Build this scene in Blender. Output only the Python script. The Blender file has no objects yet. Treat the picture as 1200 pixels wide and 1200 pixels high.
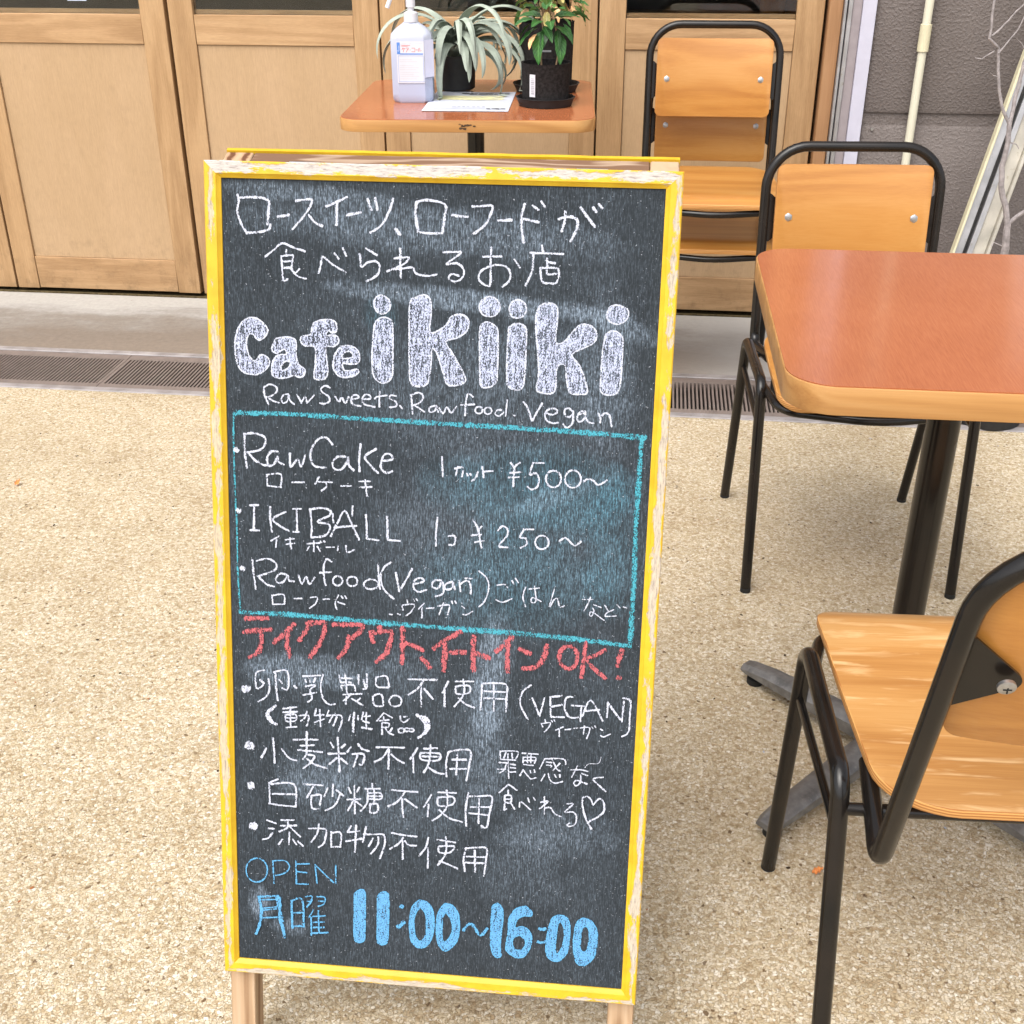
import bpy, bmesh, math, random
from mathutils import Vector, Matrix, geometry, noise as mnoise
random.seed(7)
R = math.radians
C = bpy.context.scene.collection
S = bpy.context.scene

# ---------------------------------------------------------------- camera, light, exposure
cd = bpy.data.cameras.new('camera'); cam = bpy.data.objects.new('camera', cd); C.objects.link(cam)
cR = Vector((0.9928527, 0.11930858, -0.00299626)); cU = Vector((-0.05345119, 0.46697245, 0.88265491)); cF = Vector((-0.10670747, 0.87618616, -0.47001205))
M = Matrix((( cR.x, cU.x, -cF.x, 0.0), (cR.y, cU.y, -cF.y, 0.0), (cR.z, cU.z, -cF.z, 1.19486), (0, 0, 0, 1)))
cam.matrix_world = M
cd.sensor_width = 36; cd.sensor_fit = 'HORIZONTAL'; cd.lens = 36 * 1377.555 / 1200
cd.clip_start = 0.02; cd.clip_end = 500
S.camera = cam
S.render.resolution_x = S.render.resolution_y = 1024

W = bpy.data.worlds.new('World'); S.world = W; W.use_nodes = True
wn = W.node_tree; bg = wn.nodes['Background']
sky = wn.nodes.new('ShaderNodeTexSky'); sky.sky_type = 'NISHITA'; sky.sun_disc = False
SUN_EL, SUN_AZ = R(58), R(205)
sky.sun_elevation = SUN_EL; sky.sun_rotation = SUN_AZ
sky.dust_density = 4.0; sky.air_density = 1.0; sky.ozone_density = 1.0
hs = wn.nodes.new('ShaderNodeHueSaturation'); hs.inputs['Saturation'].default_value = 0.30
wn.links.new(sky.outputs[0], hs.inputs['Color']); wn.links.new(hs.outputs[0], bg.inputs['Color'])
bg.inputs['Strength'].default_value = 0.15
sd = bpy.data.lights.new('sun', 'SUN'); sd.energy = 1.0; sd.angle = R(55); sd.color = (1.0, 0.95, 0.86)
sun = bpy.data.objects.new('sun', sd); C.objects.link(sun)
dirv = Vector((math.sin(SUN_AZ) * math.cos(SUN_EL), math.cos(SUN_AZ) * math.cos(SUN_EL), math.sin(SUN_EL)))
sun.rotation_euler = (-dirv).to_track_quat('-Z', 'Y').to_euler()
S.view_settings.view_transform = 'Standard'; S.view_settings.look = 'None'
S.view_settings.gamma = 1.0; S.view_settings.use_curve_mapping = False
S.view_settings.exposure = 0.97
S.render.engine = 'CYCLES'
S.cycles.transparent_max_bounces = 32

# ---------------------------------------------------------------- node helpers
def new_mat(name, rough=0.5, spec=0.5, metal=0.0):
    m = bpy.data.materials.new(name); m.use_nodes = True
    nt = m.node_tree; b = nt.nodes['Principled BSDF']
    b.inputs['Roughness'].default_value = rough; b.inputs['Specular IOR Level'].default_value = spec
    b.inputs['Metallic'].default_value = metal
    return m, nt, b
def setin(nt, sock, v):
    if isinstance(v, bpy.types.NodeSocket): nt.links.new(v, sock)
    elif isinstance(v, (tuple, list)) and len(v) == 3 and sock.type == 'RGBA': sock.default_value = (*v, 1)
    else: sock.default_value = v
def nd(nt, t, ins=None, out=0, **props):
    n = nt.nodes.new('ShaderNode' + t)
    for k, v in props.items(): setattr(n, k, v)
    for k, v in (ins or {}).items(): setin(nt, n.inputs[k], v)
    return n.outputs[out]
def coords(nt, kind='Object'): return nd(nt, 'TexCoord', out=kind)
def scaled(nt, vec, sc, loc=(0, 0, 0), rot=(0, 0, 0)):
    return nd(nt, 'Mapping', {'Vector': vec, 'Scale': sc, 'Location': loc, 'Rotation': rot})
def noise(nt, vec, scale, detail=3, rough=0.55, dist=0.0, out=0):
    return nd(nt, 'TexNoise', {'Vector': vec, 'Scale': scale, 'Detail': detail, 'Roughness': rough, 'Distortion': dist}, out=out)
def ramp(nt, fac, stops, out=0):
    n = nt.nodes.new('ShaderNodeValToRGB'); cr = n.color_ramp
    while len(cr.elements) < len(stops): cr.elements.new(0.5)
    for e, (p, c) in zip(cr.elements, stops):
        e.position = p; e.color = (*c, 1) if isinstance(c, (tuple, list)) else (c, c, c, 1)
    setin(nt, n.inputs[0], fac); return n.outputs[out]
def mth(nt, op, a, b=0.0, c=None):
    n = nt.nodes.new('ShaderNodeMath'); n.operation = op
    setin(nt, n.inputs[0], a); setin(nt, n.inputs[1], b)
    if c is not None: setin(nt, n.inputs[2], c)
    return n.outputs[0]
def mix(nt, fac, a, b, blend='MIX'):
    n = nt.nodes.new('ShaderNodeMix'); n.data_type = 'RGBA'; n.blend_type = blend
    setin(nt, n.inputs[0], fac); setin(nt, n.inputs[6], a); setin(nt, n.inputs[7], b)
    return n.outputs[2]
def bump(nt, b, h, strength, dist):
    setin(nt, b.inputs['Normal'], nd(nt, 'Bump', {'Height': h, 'Strength': strength, 'Distance': dist}))
def randoff(nt, vec, amt=7.0):
    r = nd(nt, 'ObjectInfo', out='Random')
    cv = nd(nt, 'CombineXYZ', {'X': mth(nt, 'MULTIPLY', r, amt), 'Y': mth(nt, 'MULTIPLY', r, amt * 1.7), 'Z': mth(nt, 'MULTIPLY', r, amt * .6)})
    return nd(nt, 'VectorMath', {0: vec, 1: cv}, operation='ADD')

def wood(name, dark, mid, light, axis=0, rough=0.45, spec=0.4, ring=9.0, fine=0.5, ringmix=0.6, pale=None, bmp=0.06, coat=0.0):
    """planed timber: long figure along one object axis, fine pores, optional pale streaks"""
    m, nt, b = new_mat(name, rough, spec)
    v = randoff(nt, coords(nt))
    st = [1.0, 1.0, 1.0]; st[axis] = 0.09
    sv = scaled(nt, v, tuple(st))
    fig = noise(nt, sv, ring, 3, 0.5, 0.6)
    rings = mth(nt, 'MULTIPLY_ADD', mth(nt, 'SINE', mth(nt, 'MULTIPLY', fig, 42.0)), 0.5, 0.5)
    st2 = [1.0, 1.0, 1.0]; st2[axis] = 0.025
    por = noise(nt, scaled(nt, v, tuple(st2)), 420, 2, 0.6)
    blotch = noise(nt, scaled(nt, v, tuple([1.0 if k != axis else .35 for k in range(3)])), 7, 3)
    f = mth(nt, 'MULTIPLY', rings, ringmix * 0.5)
    f = mth(nt, 'MULTIPLY_ADD', por, fine * 0.6, f)
    f = mth(nt, 'MULTIPLY_ADD', blotch, 0.55, f)
    col = ramp(nt, f, [(0.22, light), (0.52, mid), (0.86, dark)])
    if pale is not None:
        st3 = [1.0, 1.0, 1.0]; st3[axis] = 0.16
        pn = noise(nt, scaled(nt, v, tuple(st3)), 46, 4, 0.65, 0.5)
        col = mix(nt, ramp(nt, pn, [(0.53, 0.0), (0.68, 0.75)]), col, pale)
    setin(nt, b.inputs['Base Color'], col)
    setin(nt, b.inputs['Roughness'], mth(nt, 'MULTIPLY_ADD', por, 0.18, rough - 0.09))
    if name.startswith('door'):
        dn = noise(nt, v, 26, 5, .75); dz = nd(nt, 'SeparateXYZ', {'Vector': coords(nt)}, out=2)
        low = ramp(nt, dz, [(.02, .6), (.22, .10)])
        col = mix(nt, mth(nt, 'MULTIPLY', ramp(nt, dn, [(.50, 0.0), (.70, 1.0)]), low), col, tuple(c * .45 for c in mid))
        crisp = noise(nt, scaled(nt, v, tuple([1.0 if k != axis else .05 for k in range(3)])), 900, 2, .7)
        col = mix(nt, .6, col, ramp(nt, crisp, [(.35, (.86, .84, .82)), (.65, (1.1, 1.1, 1.1))]), 'MULTIPLY')
        setin(nt, b.inputs['Base Color'], col)
    if coat: b.inputs['Coat Weight'].default_value = coat; b.inputs['Coat Roughness'].default_value = 0.18
    bump(nt, b, por, bmp, 0.002)
    return m

def plain(name, col, rough=0.5, spec=0.5, metal=0.0, var=0.12, sc=40, bmp=0.0, coat=0.0, dirt=None):
    m, nt, b = new_mat(name, rough, spec, metal)
    v = coords(nt); n = noise(nt, v, sc, 4)
    lo = tuple(c * (1 - var) for c in col); hi = tuple(min(1, c * (1 + var)) for c in col)
    cc = ramp(nt, n, [(0.3, lo), (0.7, hi)])
    if dirt is not None:
        dn = noise(nt, v, sc * 4, 5, 0.7)
        cc = mix(nt, ramp(nt, dn, [(0.58, 0.0), (0.72, 0.8)]), cc, dirt)
    setin(nt, b.inputs['Base Color'], cc)
    setin(nt, b.inputs['Roughness'], mth(nt, 'MULTIPLY_ADD', n, 0.2, rough - 0.1))
    if bmp: bump(nt, b, noise(nt, v, sc * 6, 3), bmp, 0.002)
    if coat: b.inputs['Coat Weight'].default_value = coat; b.inputs['Coat Roughness'].default_value = 0.12
    return m

# ---------------------------------------------------------------- mesh helpers
def link(o, parent=None):
    C.objects.link(o)
    if parent is not None: o.parent = parent
    return o
def sharpen(bm, ang=38):
    for f in bm.faces: f.smooth = True
    for e in bm.edges:
        if len(e.link_faces) == 2 and e.calc_face_angle(0) > R(ang): e.smooth = False
def obj(name, bm, mats, parent=None, flat=False, loc=None, rot=None, **props):
    bmesh.ops.recalc_face_normals(bm, faces=bm.faces[:])
    if not flat: sharpen(bm)
    me = bpy.data.meshes.new(name); bm.to_mesh(me); bm.free()
    for m in (mats if isinstance(mats, (list, tuple)) else [mats]): me.materials.append(m)
    o = bpy.data.objects.new(name, me); link(o, parent)
    if loc: o.location = loc
    if rot: o.rotation_euler = rot
    for k, v in props.items(): o[k] = v
    return o
def thing(name, label, cat, loc=(0, 0, 0), rz=0.0, group=None, mat=None):
    o = bpy.data.objects.new(name, None); o.empty_display_size = 0.1; link(o)
    if mat is not None: o.matrix_world = mat
    else: o.location = loc; o.rotation_euler = (0, 0, rz)
    o['label'] = label; o['category'] = cat
    if group: o['group'] = group
    return o
def tag(o, label, cat, group=None):
    o['label'] = label; o['category'] = cat
    if group: o['group'] = group
    return o
def copy_tree(o, parent=None):
    c = o.copy(); C.objects.link(c)
    if parent is not None: c.parent = parent
    for ch in list(o.children): copy_tree(ch, c)
    return c
def NB(): return bmesh.new()
def box(bm, x0, x1, y0, y1, z0, z1, bev=0.0, seg=1, mi=0, M4=None):
    vs = [bm.verts.new((x, y, z)) for x in (x0, x1) for y in (y0, y1) for z in (z0, z1)]
    fs = [bm.faces.new([vs[i] for i in q]) for q in ((0, 1, 3, 2), (4, 6, 7, 5), (0, 4, 5, 1), (2, 3, 7, 6), (0, 2, 6, 4), (1, 5, 7, 3))]
    if bev > 0:
        r = bmesh.ops.bevel(bm, geom=list({e for f in fs for e in f.edges}), offset=bev, segments=seg, affect='EDGES', profile=0.5)
        vs = list({v for f in r['faces'] for v in f.verts} | {v for v in vs if v.is_valid})
        fs = list({f for v in vs for f in v.link_faces})
    for f in fs: f.material_index = mi
    if M4 is not None:
        for v in vs: v.co = M4 @ v.co
    return vs
def round_poly(pts, rads, seg=6):
    """2-D polygon with rounded corners"""
    out = []; n = len(pts)
    for i in range(n):
        p = Vector(pts[i]); a = Vector(pts[i - 1]); b = Vector(pts[(i + 1) % n]); r = rads[i] if isinstance(rads, (list, tuple)) else rads
        if r <= 0: out.append(p); continue
        da = (a - p).normalized(); db = (b - p).normalized(); ang = da.angle(db)
        d = r / math.tan(ang / 2); p0 = p + da * d; p1 = p + db * d
        c = p + (da + db).normalized() * (r / math.sin(ang / 2))
        a0 = math.atan2(p0.y - c.y, p0.x - c.x); a1 = math.atan2(p1.y - c.y, p1.x - c.x)
        da_ = (a1 - a0 + math.pi) % (2 * math.pi) - math.pi
        for k in range(seg + 1):
            t = a0 + da_ * k / seg; out.append(Vector((c.x + r * math.cos(t), c.y + r * math.sin(t))))
    return out
def slab(bm, outline, z0, z1, bev=0.0, seg=2, top_mi=0, side_mi=0, cuts=(), cutaxis=1, shape=None):
    """plate from a 2-D outline; optional strips cut across so it can be bent by shape(co)"""
    vs = [bm.verts.new((p[0], p[1], z0)) for p in outline]
    f = bm.faces.new(vs)
    for c in cuts:
        no = [0, 0, 0]; no[cutaxis] = 1; co = [0, 0, 0]; co[cutaxis] = c
        bmesh.ops.bisect_plane(bm, geom=bm.verts[:] + bm.edges[:] + bm.faces[:], plane_co=co, plane_no=no)
    base = bm.faces[:]
    r = bmesh.ops.extrude_face_region(bm, geom=base)
    nv = [g for g in r['geom'] if isinstance(g, bmesh.types.BMVert)]
    for v in nv: v.co.z = z1
    bm.normal_update()
    bmesh.ops.recalc_face_normals(bm, faces=bm.faces[:])
    for q in bm.faces: q.material_index = side_mi if abs(q.normal.z) < .5 else top_mi
    if bev > 0:
        es = [e for e in bm.edges if len(e.link_faces) == 2 and e.calc_face_angle(0) > R(60)]
        bmesh.ops.bevel(bm, geom=es, offset=bev, segments=seg, affect='EDGES', profile=0.5, material=side_mi if side_mi else -1)
    if shape:
        for v in bm.verts: v.co = shape(v.co.copy())
def fillet(pts, rads, seg=8):
    """3-D path with circular corners"""
    pts = [Vector(p) for p in pts]; out = [pts[0]]
    for i in range(1, len(pts) - 1):
        r = rads[i - 1] if isinstance(rads, (list, tuple)) else rads
        p = pts[i]; da = (pts[i - 1] - p).normalized(); db = (pts[i + 1] - p).normalized(); ang = da.angle(db)
        if r <= 0 or ang > R(175): out.append(p); continue
        d = r / math.tan(ang / 2); p0 = p + da * d; p1 = p + db * d
        c = p + (da + db).normalized() * (r / math.sin(ang / 2))
        v0 = p0 - c; v1 = p1 - c
        w = v0.angle(v1)
        for k in range(seg + 1):
            t = k / seg; out.append(c + (v0 * math.sin((1 - t) * w) + v1 * math.sin(t * w)) / math.sin(w))
    out.append(pts[-1]); return out
def tube(bm, path, r, n=14, cap=True, mi=0, radii=None, squash=None):
    path = [Vector(p) for p in path]; rings = []
    t0 = (path[1] - path[0]).normalized()
    up = Vector((0, 0, 1)) if abs(t0.z) < .9 else Vector((0, 1, 0))
    nrm = (up - t0 * up.dot(t0)).normalized()
    for i, p in enumerate(path):
        if i == 0: t = t0
        elif i == len(path) - 1: t = (p - path[i - 1]).normalized()
        else: t = ((path[i + 1] - p).normalized() + (p - path[i - 1]).normalized()).normalized()
        nrm = (nrm - t * nrm.dot(t)).normalized(); bn = t.cross(nrm)
        rr = radii[i] if radii else r
        rings.append([bm.verts.new(p + nrm * math.cos(a) * rr + bn * math.sin(a) * rr) for a in [2 * math.pi * k / n for k in range(n)]])
    for a, b in zip(rings, rings[1:]):
        for k in range(n):
            f = bm.faces.new((a[k], a[(k + 1) % n], b[(k + 1) % n], b[k])); f.material_index = mi
    if cap:
        bm.faces.new(rings[0][::-1]).material_index = mi; bm.faces.new(rings[-1]).material_index = mi
def lathe(bm, prof, n=32, c=(0, 0), mi=0, wob=0.0, close=False):
    rings = []
    for r, z in prof:
        rings.append([bm.verts.new((c[0] + r * (1 + wob * math.sin(3 * a + z * 20)) * math.cos(a), c[1] + r * (1 + wob * math.sin(3 * a + z * 20)) * math.sin(a), z)) for a in [2 * math.pi * k / n for k in range(n)]])
    for a, b in zip(rings, rings[1:]):
        for k in range(n): bm.faces.new((a[k], a[(k + 1) % n], b[(k + 1) % n], b[k])).material_index = mi
    for r in (rings[0], rings[-1]):
        if prof[rings.index(r)][0] > 1e-5: bm.faces.new(r).material_index = mi
def smooth2(pts, k=4):
    """Catmull-Rom through 2-D points"""
    if len(pts) < 3: return pts
    P = [pts[0]] + list(pts) + [pts[-1]]; out = []
    for i in range(1, len(P) - 2):
        p0, p1, p2, p3 = [Vector(q) for q in P[i - 1:i + 3]]
        # keep sharp corners sharp
        for s in range(k):
            t = s / k
            out.append(0.5 * ((2 * p1) + (p2 - p0) * t + (2 * p0 - 5 * p1 + 4 * p2 - p3) * t * t + (3 * p1 - p0 - 3 * p2 + p3) * t ** 3))
    out.append(Vector(pts[-1])); return out
def ribbon(bm, pts, w, off, uvl, jit=0.2, rnd=random):
    """flat chalk or print stroke in the XY plane; UV.x length, UV.y -1..1 across"""
    pts = [Vector(p) for p in pts]
    if len(pts) < 2: return
    d0 = (pts[0] - pts[1]).normalized(); d1 = (pts[-1] - pts[-2]).normalized()
    pts = [pts[0] + d0 * w * .3] + pts + [pts[-1] + d1 * w * .3]
    L = 0; prev = None
    for i, p in enumerate(pts):
        if i == 0: t = (pts[1] - p)
        elif i == len(pts) - 1: t = p - pts[i - 1]
        else: t = (pts[i + 1] - pts[i - 1])
        if t.length < 1e-9: continue
        t.normalize(); n = Vector((-t.y, t.x)); ww = w * .5 * (1 + rnd.uniform(-jit, jit)) * (1 + (.22 * mnoise.noise(Vector((p.x * 60, p.y * 60, w * 900))) if jit else 0))
        if i in (0, len(pts) - 1): ww *= .7
        if i: L += (p - pts[i - 1]).length
        a = bm.verts.new((p.x + n.x * ww, p.y + n.y * ww, off)); b = bm.verts.new((p.x - n.x * ww, p.y - n.y * ww, off))
        if prev:
            f = bm.faces.new((prev[0], prev[1], b, a))
            for lp, uvv in zip(f.loops, ((prev[2], 1), (prev[2], -1), (L, -1), (L, 1))): lp[uvl].uv = uvv
        prev = (a, b, L)

# ---------------------------------------------------------------- materials
M_door = wood('door_wood', (.30, .175, .082), (.44, .275, .14), (.53, .35, .19), axis=2, ringmix=.35, fine=.7, rough=.5, spec=.3)
M_doorh = wood('door_wood_across', (.31, .18, .085), (.45, .28, .145), (.54, .355, .195), axis=0, ringmix=.4, fine=.7, rough=.5, spec=.3)
M_panel = wood('door_ply', (.39, .25, .135), (.445, .30, .17), (.485, .33, .195), axis=2, ringmix=.12, fine=.45, rough=.5, spec=.3)
M_seat = wood('beech_ply', (0.361, 0.142, 0.028), (0.456, 0.204, 0.045), (0.522, 0.266, 0.076), axis=0, ring=6, ringmix=.5, fine=.55, rough=.36, spec=.45, coat=.15)
M_seatw = wood('worn_beech_ply', (0.380, 0.171, 0.048), (0.494, 0.252, 0.081), (0.560, 0.332, 0.133), axis=0, ring=6, ringmix=.5, fine=.7, rough=.4, pale=(.70, .47, .24))
M_edgeband = wood('table_edge', (0.342, 0.157, 0.049), (0.475, 0.247, 0.085), (0.551, 0.314, 0.123), axis=0, ring=10, ringmix=.6, fine=.5, rough=.4)
M_rawwood = wood('raw_timber', (.26, .155, .085), (.44, .30, .185), (.54, .41, .29), axis=1, ring=22, ringmix=.8, fine=.5, rough=.75, spec=.2)
M_rawwoodx = wood('raw_timber_across', (.18, .10, .06), (.38, .27, .19), (.50, .40, .31), axis=0, ring=26, ringmix=1.1, fine=.8, rough=.75, spec=.2)
M_jamb = wood('jamb_wood', (.24, .12, .05), (.36, .19, .09), (.42, .24, .12), axis=2, ringmix=.3, fine=.6, rough=.5)

def endgrain():
    m, nt, b = new_mat('end_grain', .8, .2)
    v = coords(nt)
    d = nd(nt, 'VectorMath', {0: scaled(nt, v, (1, 1, 1), (.035, 0, .02))}, operation='LENGTH', out=1)
    n = noise(nt, v, 120, 2)
    w = mth(nt, 'SINE', mth(nt, 'MULTIPLY_ADD', d, 900, mth(nt, 'MULTIPLY', n, 3)))
    setin(nt, b.inputs['Base Color'], ramp(nt, mth(nt, 'MULTIPLY_ADD', w, .5, .5), [(.1, (.14, .06, .03)), (.45, (.40, .25, .15)), (1, (.48, .33, .21))]))
    return m
M_end = endgrain()
def ply_edge():
    m, nt, b = new_mat('ply_edge', .5, .35)
    v = coords(nt)
    n = noise(nt, v, 30, 3)
    z = nd(nt, 'SeparateXYZ', {'Vector': v}, out=2); y = nd(nt, 'SeparateXYZ', {'Vector': v}, out=1)
    w = mth(nt, 'SINE', mth(nt, 'MULTIPLY_ADD', z, 1900, mth(nt, 'MULTIPLY', n, 2)))
    setin(nt, b.inputs['Base Color'], ramp(nt, mth(nt, 'MULTIPLY_ADD', w, .5, .5), [(.2, (.38, .15, .04)), (.8, (.62, .33, .11))]))
    return m
M_plyedge = ply_edge()
M_plateedge = plain('plate_edge', (.40, .18, .055), .5, .3, sc=90)
def laminate():
    m, nt, b = new_mat('red_laminate', .2, .5)
    v = randoff(nt, coords(nt))
    n = noise(nt, scaled(nt, v, (1, .045, 1), rot=(0, 0, R(24))), 900, 2, .5)
    n2 = noise(nt, v, 4, 3)
    setin(nt, b.inputs['Base Color'], ramp(nt, mth(nt, 'MULTIPLY_ADD', n, .6, mth(nt, 'MULTIPLY', n2, .4)), [(.25, (.33, .097, .038)), (.52, (.41, .132, .053)), (.8, (.48, .175, .077))]))
    s = noise(nt, scaled(nt, v, (1, 1, 1)), 30, 5, .7)
    setin(nt, b.inputs['Roughness'], ramp(nt, s, [(.35, .12), (.7, .20)]))
    return m
M_lam = laminate()
def blackpaint(name='black_enamel', wear=.0):
    m, nt, b = new_mat(name, .26, .38)
    v = coords(nt)
    n = noise(nt, v, 16, 4); d = noise(nt, v, 260, 3, .7)
    c = ramp(nt, n, [(.3, (.006, .006, .006)), (.7, (.014, .010, .008))])
    c = mix(nt, ramp(nt, d, [(.72, 0.0), (.78, .5)]), c, (.10, .09, .08))
    setin(nt, b.inputs['Base Color'], c)
    setin(nt, b.inputs['Roughness'], ramp(nt, n, [(.3, .16), (.75, .30)]))
    return m
M_black = blackpaint()
M_cast = plain('grey_cast_arm', (.16, .155, .15), .42, .5, .3, var=.35, sc=50, bmp=.15, dirt=(.24, .22, .20))
M_dark = plain('dark_cast_iron', (.040, .038, .037), .5, .4, .3, var=.35, sc=60, bmp=.2, dirt=(.18, .17, .15))
M_rubber = plain('black_rubber', (.015, .015, .015), .7, .3)
M_steel = plain('zinc_screw', (.42, .42, .43), .38, .5, .9, sc=300)
M_alu = plain('aluminium', (.46, .46, .48), .42, .5, .85, var=.15, sc=25, dirt=(.30, .27, .22))
M_aluw = plain('weathered_aluminium', (.50, .47, .41), .5, .4, .55, var=.2, sc=18, dirt=(.32, .28, .2))
M_mauve = plain('mauve_trim', (.30, .26, .27), .6, .3, var=.08)
M_white = plain('white_trim', (.50, .49, .58), .5, .4, var=.04)
M_pvc = plain('cream_pvc', (.62, .59, .47), .42, .4, var=.05, sc=9)
M_pvc2 = plain('yellowed_pvc', (.60, .55, .38), .5, .4, var=.08, sc=30)
M_pot = plain('black_plastic', (.018, .018, .019), .6, .35, var=.3, sc=50, bmp=.25)
M_felt = plain('dark_felt', (.026, .024, .024), .95, .1, var=.45, sc=160, bmp=.6)
M_soil = plain('potting_soil', (.10, .055, .03), .95, .1, var=.6, sc=300, bmp=.9, dirt=(.55, .48, .36))
M_bark = plain('grey_bark', (.30, .27, .27), .8, .2, var=.3, sc=90, bmp=.5)
M_stem = plain('leaf_stem', (.36, .24, .14), .7, .3)
M_paper = plain('white_paper', (.56, .58, .66), .6, .3, var=.02)
M_tag = plain('white_tag', (.60, .61, .66), .55, .3, var=.03)
M_ink = plain('black_ink', (.04, .04, .045), .6, .3)
M_greyink = plain('grey_ink', (.35, .36, .40), .6, .3)
M_redink = plain('red_ink', (.80, .06, .06), .5, .3)
M_blueink = plain('blue_ink', (.10, .24, .62), .5, .3)
M_yelink = plain('yellow_ink', (.82, .78, .42), .6, .3)
M_chip = plain('exposed_chipboard', (.07, .045, .03), .9, .1, var=.6, sc=400)
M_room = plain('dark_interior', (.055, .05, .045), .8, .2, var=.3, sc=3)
M_lip = plain('brown_grey_steel', (.185, .15, .135), .6, .3, .0, var=.15, sc=30, dirt=(.30, .25, .21))
M_edge = plain('galvanised_edge', (.27, .25, .25), .5, .4, .0, var=.3, sc=22, dirt=(.12, .10, .08))

def ground_mat():
    m, nt, b = new_mat('resin_bound_gravel', .85, .25)
    v = coords(nt)
    v2 = nd(nt, 'VectorMath', {0: v, 1: nd(nt, 'VectorMath', {0: noise(nt, v, 150, 2, out=1), 'Scale': .009}, operation='SCALE')}, operation='ADD')
    vo = nt.nodes.new('ShaderNodeTexVoronoi'); vo.inputs['Scale'].default_value = 235; nt.links.new(v2, vo.inputs['Vector'])
    ve = nt.nodes.new('ShaderNodeTexVoronoi'); ve.feature = 'DISTANCE_TO_EDGE'; ve.inputs['Scale'].default_value = 235; nt.links.new(v2, ve.inputs['Vector'])
    rnd = nd(nt, 'SeparateColor', {'Color': vo.outputs['Color']}, out=0)
    r2 = nd(nt, 'SeparateColor', {'Color': vo.outputs['Color']}, out=1)
    stone = ramp(nt, rnd, [(0, (.43, .335, .215)), (.22, (.54, .45, .31)), (.55, (.61, .53, .40)), (.85, (.69, .62, .50)), (1, (.76, .72, .64))])
    speck = ramp(nt, r2, [(.990, 0.0), (.994, .85)])
    stone = mix(nt, speck, stone, (.12, .07, .035))
    gapn = noise(nt, v, 330, 3, .6)
    gap = ramp(nt, mth(nt, 'MULTIPLY_ADD', gapn, .34, mth(nt, 'MULTIPLY', ve.outputs['Distance'], 1.3)), [(.14, 0.0), (.28, 1.0)])
    lump = noise(nt, v, 105, 3, .6)
    lumps = ramp(nt, lump, [(.36, (.78, .71, .62)), (.52, (1, 1, 1)), (.72, (1.12, 1.12, 1.12))])
    col = mix(nt, gap, (.39, .30, .18), stone)
    col = mix(nt, .85, col, lumps, 'MULTIPLY')
    big = noise(nt, v, 2.4, 4, .6)
    med = noise(nt, v, 11, 4, .65)
    patch = ramp(nt, mth(nt, 'MULTIPLY_ADD', med, .45, mth(nt, 'MULTIPLY', big, .55)), [(.36, (.85, .80, .73)), (.50, (.98, .96, .92)), (.64, (1.10, 1.08, 1.05))])
    col = mix(nt, 1.0, col, patch, 'MULTIPLY')
    lich = ramp(nt, noise(nt, v, 27, 5, .75), [(.64, 0.0), (.73, .6)])
    col = mix(nt, lich, col, (.66, .63, .58))
    setin(nt, b.inputs['Base Color'], col)
    h = mth(nt, 'MULTIPLY_ADD', gap, .55, mth(nt, 'MULTIPLY', lump, 1.1))
    bump(nt, b, h, .8, .0028)
    return m
M_ground = ground_mat()
def concrete_mat():
    m, nt, b = new_mat('stained_concrete', .8, .3)
    v = coords(nt)
    y = nd(nt, 'SeparateXYZ', {'Vector': v}, out=1)
    n = noise(nt, scaled(nt, v, (.45, 1, 1)), 4.2, 6, .68)
    f = noise(nt, v, 60, 5, .7)
    # tide mark: clean strip by the door, brown damp stain in the middle
    t = mth(nt, 'MULTIPLY_ADD', mth(nt, 'SUBTRACT', y, 3.36), 2.6, mth(nt, 'MULTIPLY', n, 1.4))
    c = ramp(nt, t, [(.10, (.22, .18, .145)), (.42, (.20, .165, .135)), (.66, (.24, .215, .19)), (.84, (.34, .325, .305)), (1.0, (.40, .385, .36))])
    c = mix(nt, 1.0, c, ramp(nt, f, [(.3, (.85, .85, .85)), (.7, (1.08, 1.08, 1.08))]), 'MULTIPLY')
    sp = noise(nt, scaled(nt, v, (.5, 1, 1)), 34, 4, .75)
    c = mix(nt, ramp(nt, sp, [(.68, 0.0), (.74, .85)]), c, (.13, .08, .05))
    x = nd(nt, 'SeparateXYZ', {'Vector': v}, out=0)
    c = mix(nt, ramp(nt, x, [(.0, 0.0), (.25, .75)]), c, ramp(nt, n, [(.3, (.34, .33, .31)), (.7, (.43, .42, .405))]))
    setin(nt, b.inputs['Base Color'], c); bump(nt, b, f, .3, .003)
    return m
M_conc = concrete_mat()
def stucco_mat():
    m, nt, b = new_mat('grey_brown_stucco', .55, .4)
    v = coords(nt)
    n = noise(nt, v, 5, 4); g = noise(nt, v, 135, 2, .5, .2)
    setin(nt, b.inputs['Base Color'], ramp(nt, n, [(.3, (.125, .104, .096)), (.7, (.165, .14, .13))]))
    bump(nt, b, ramp(nt, g, [(.45, 0.0), (.70, 1.0)]), .55, .003)
    return m
M_wall = stucco_mat()
M_sill = plain('mossy_track', (.10, .075, .035), .8, .2, var=.5, sc=60, bmp=.4, dirt=(.30, .27, .20))

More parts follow.
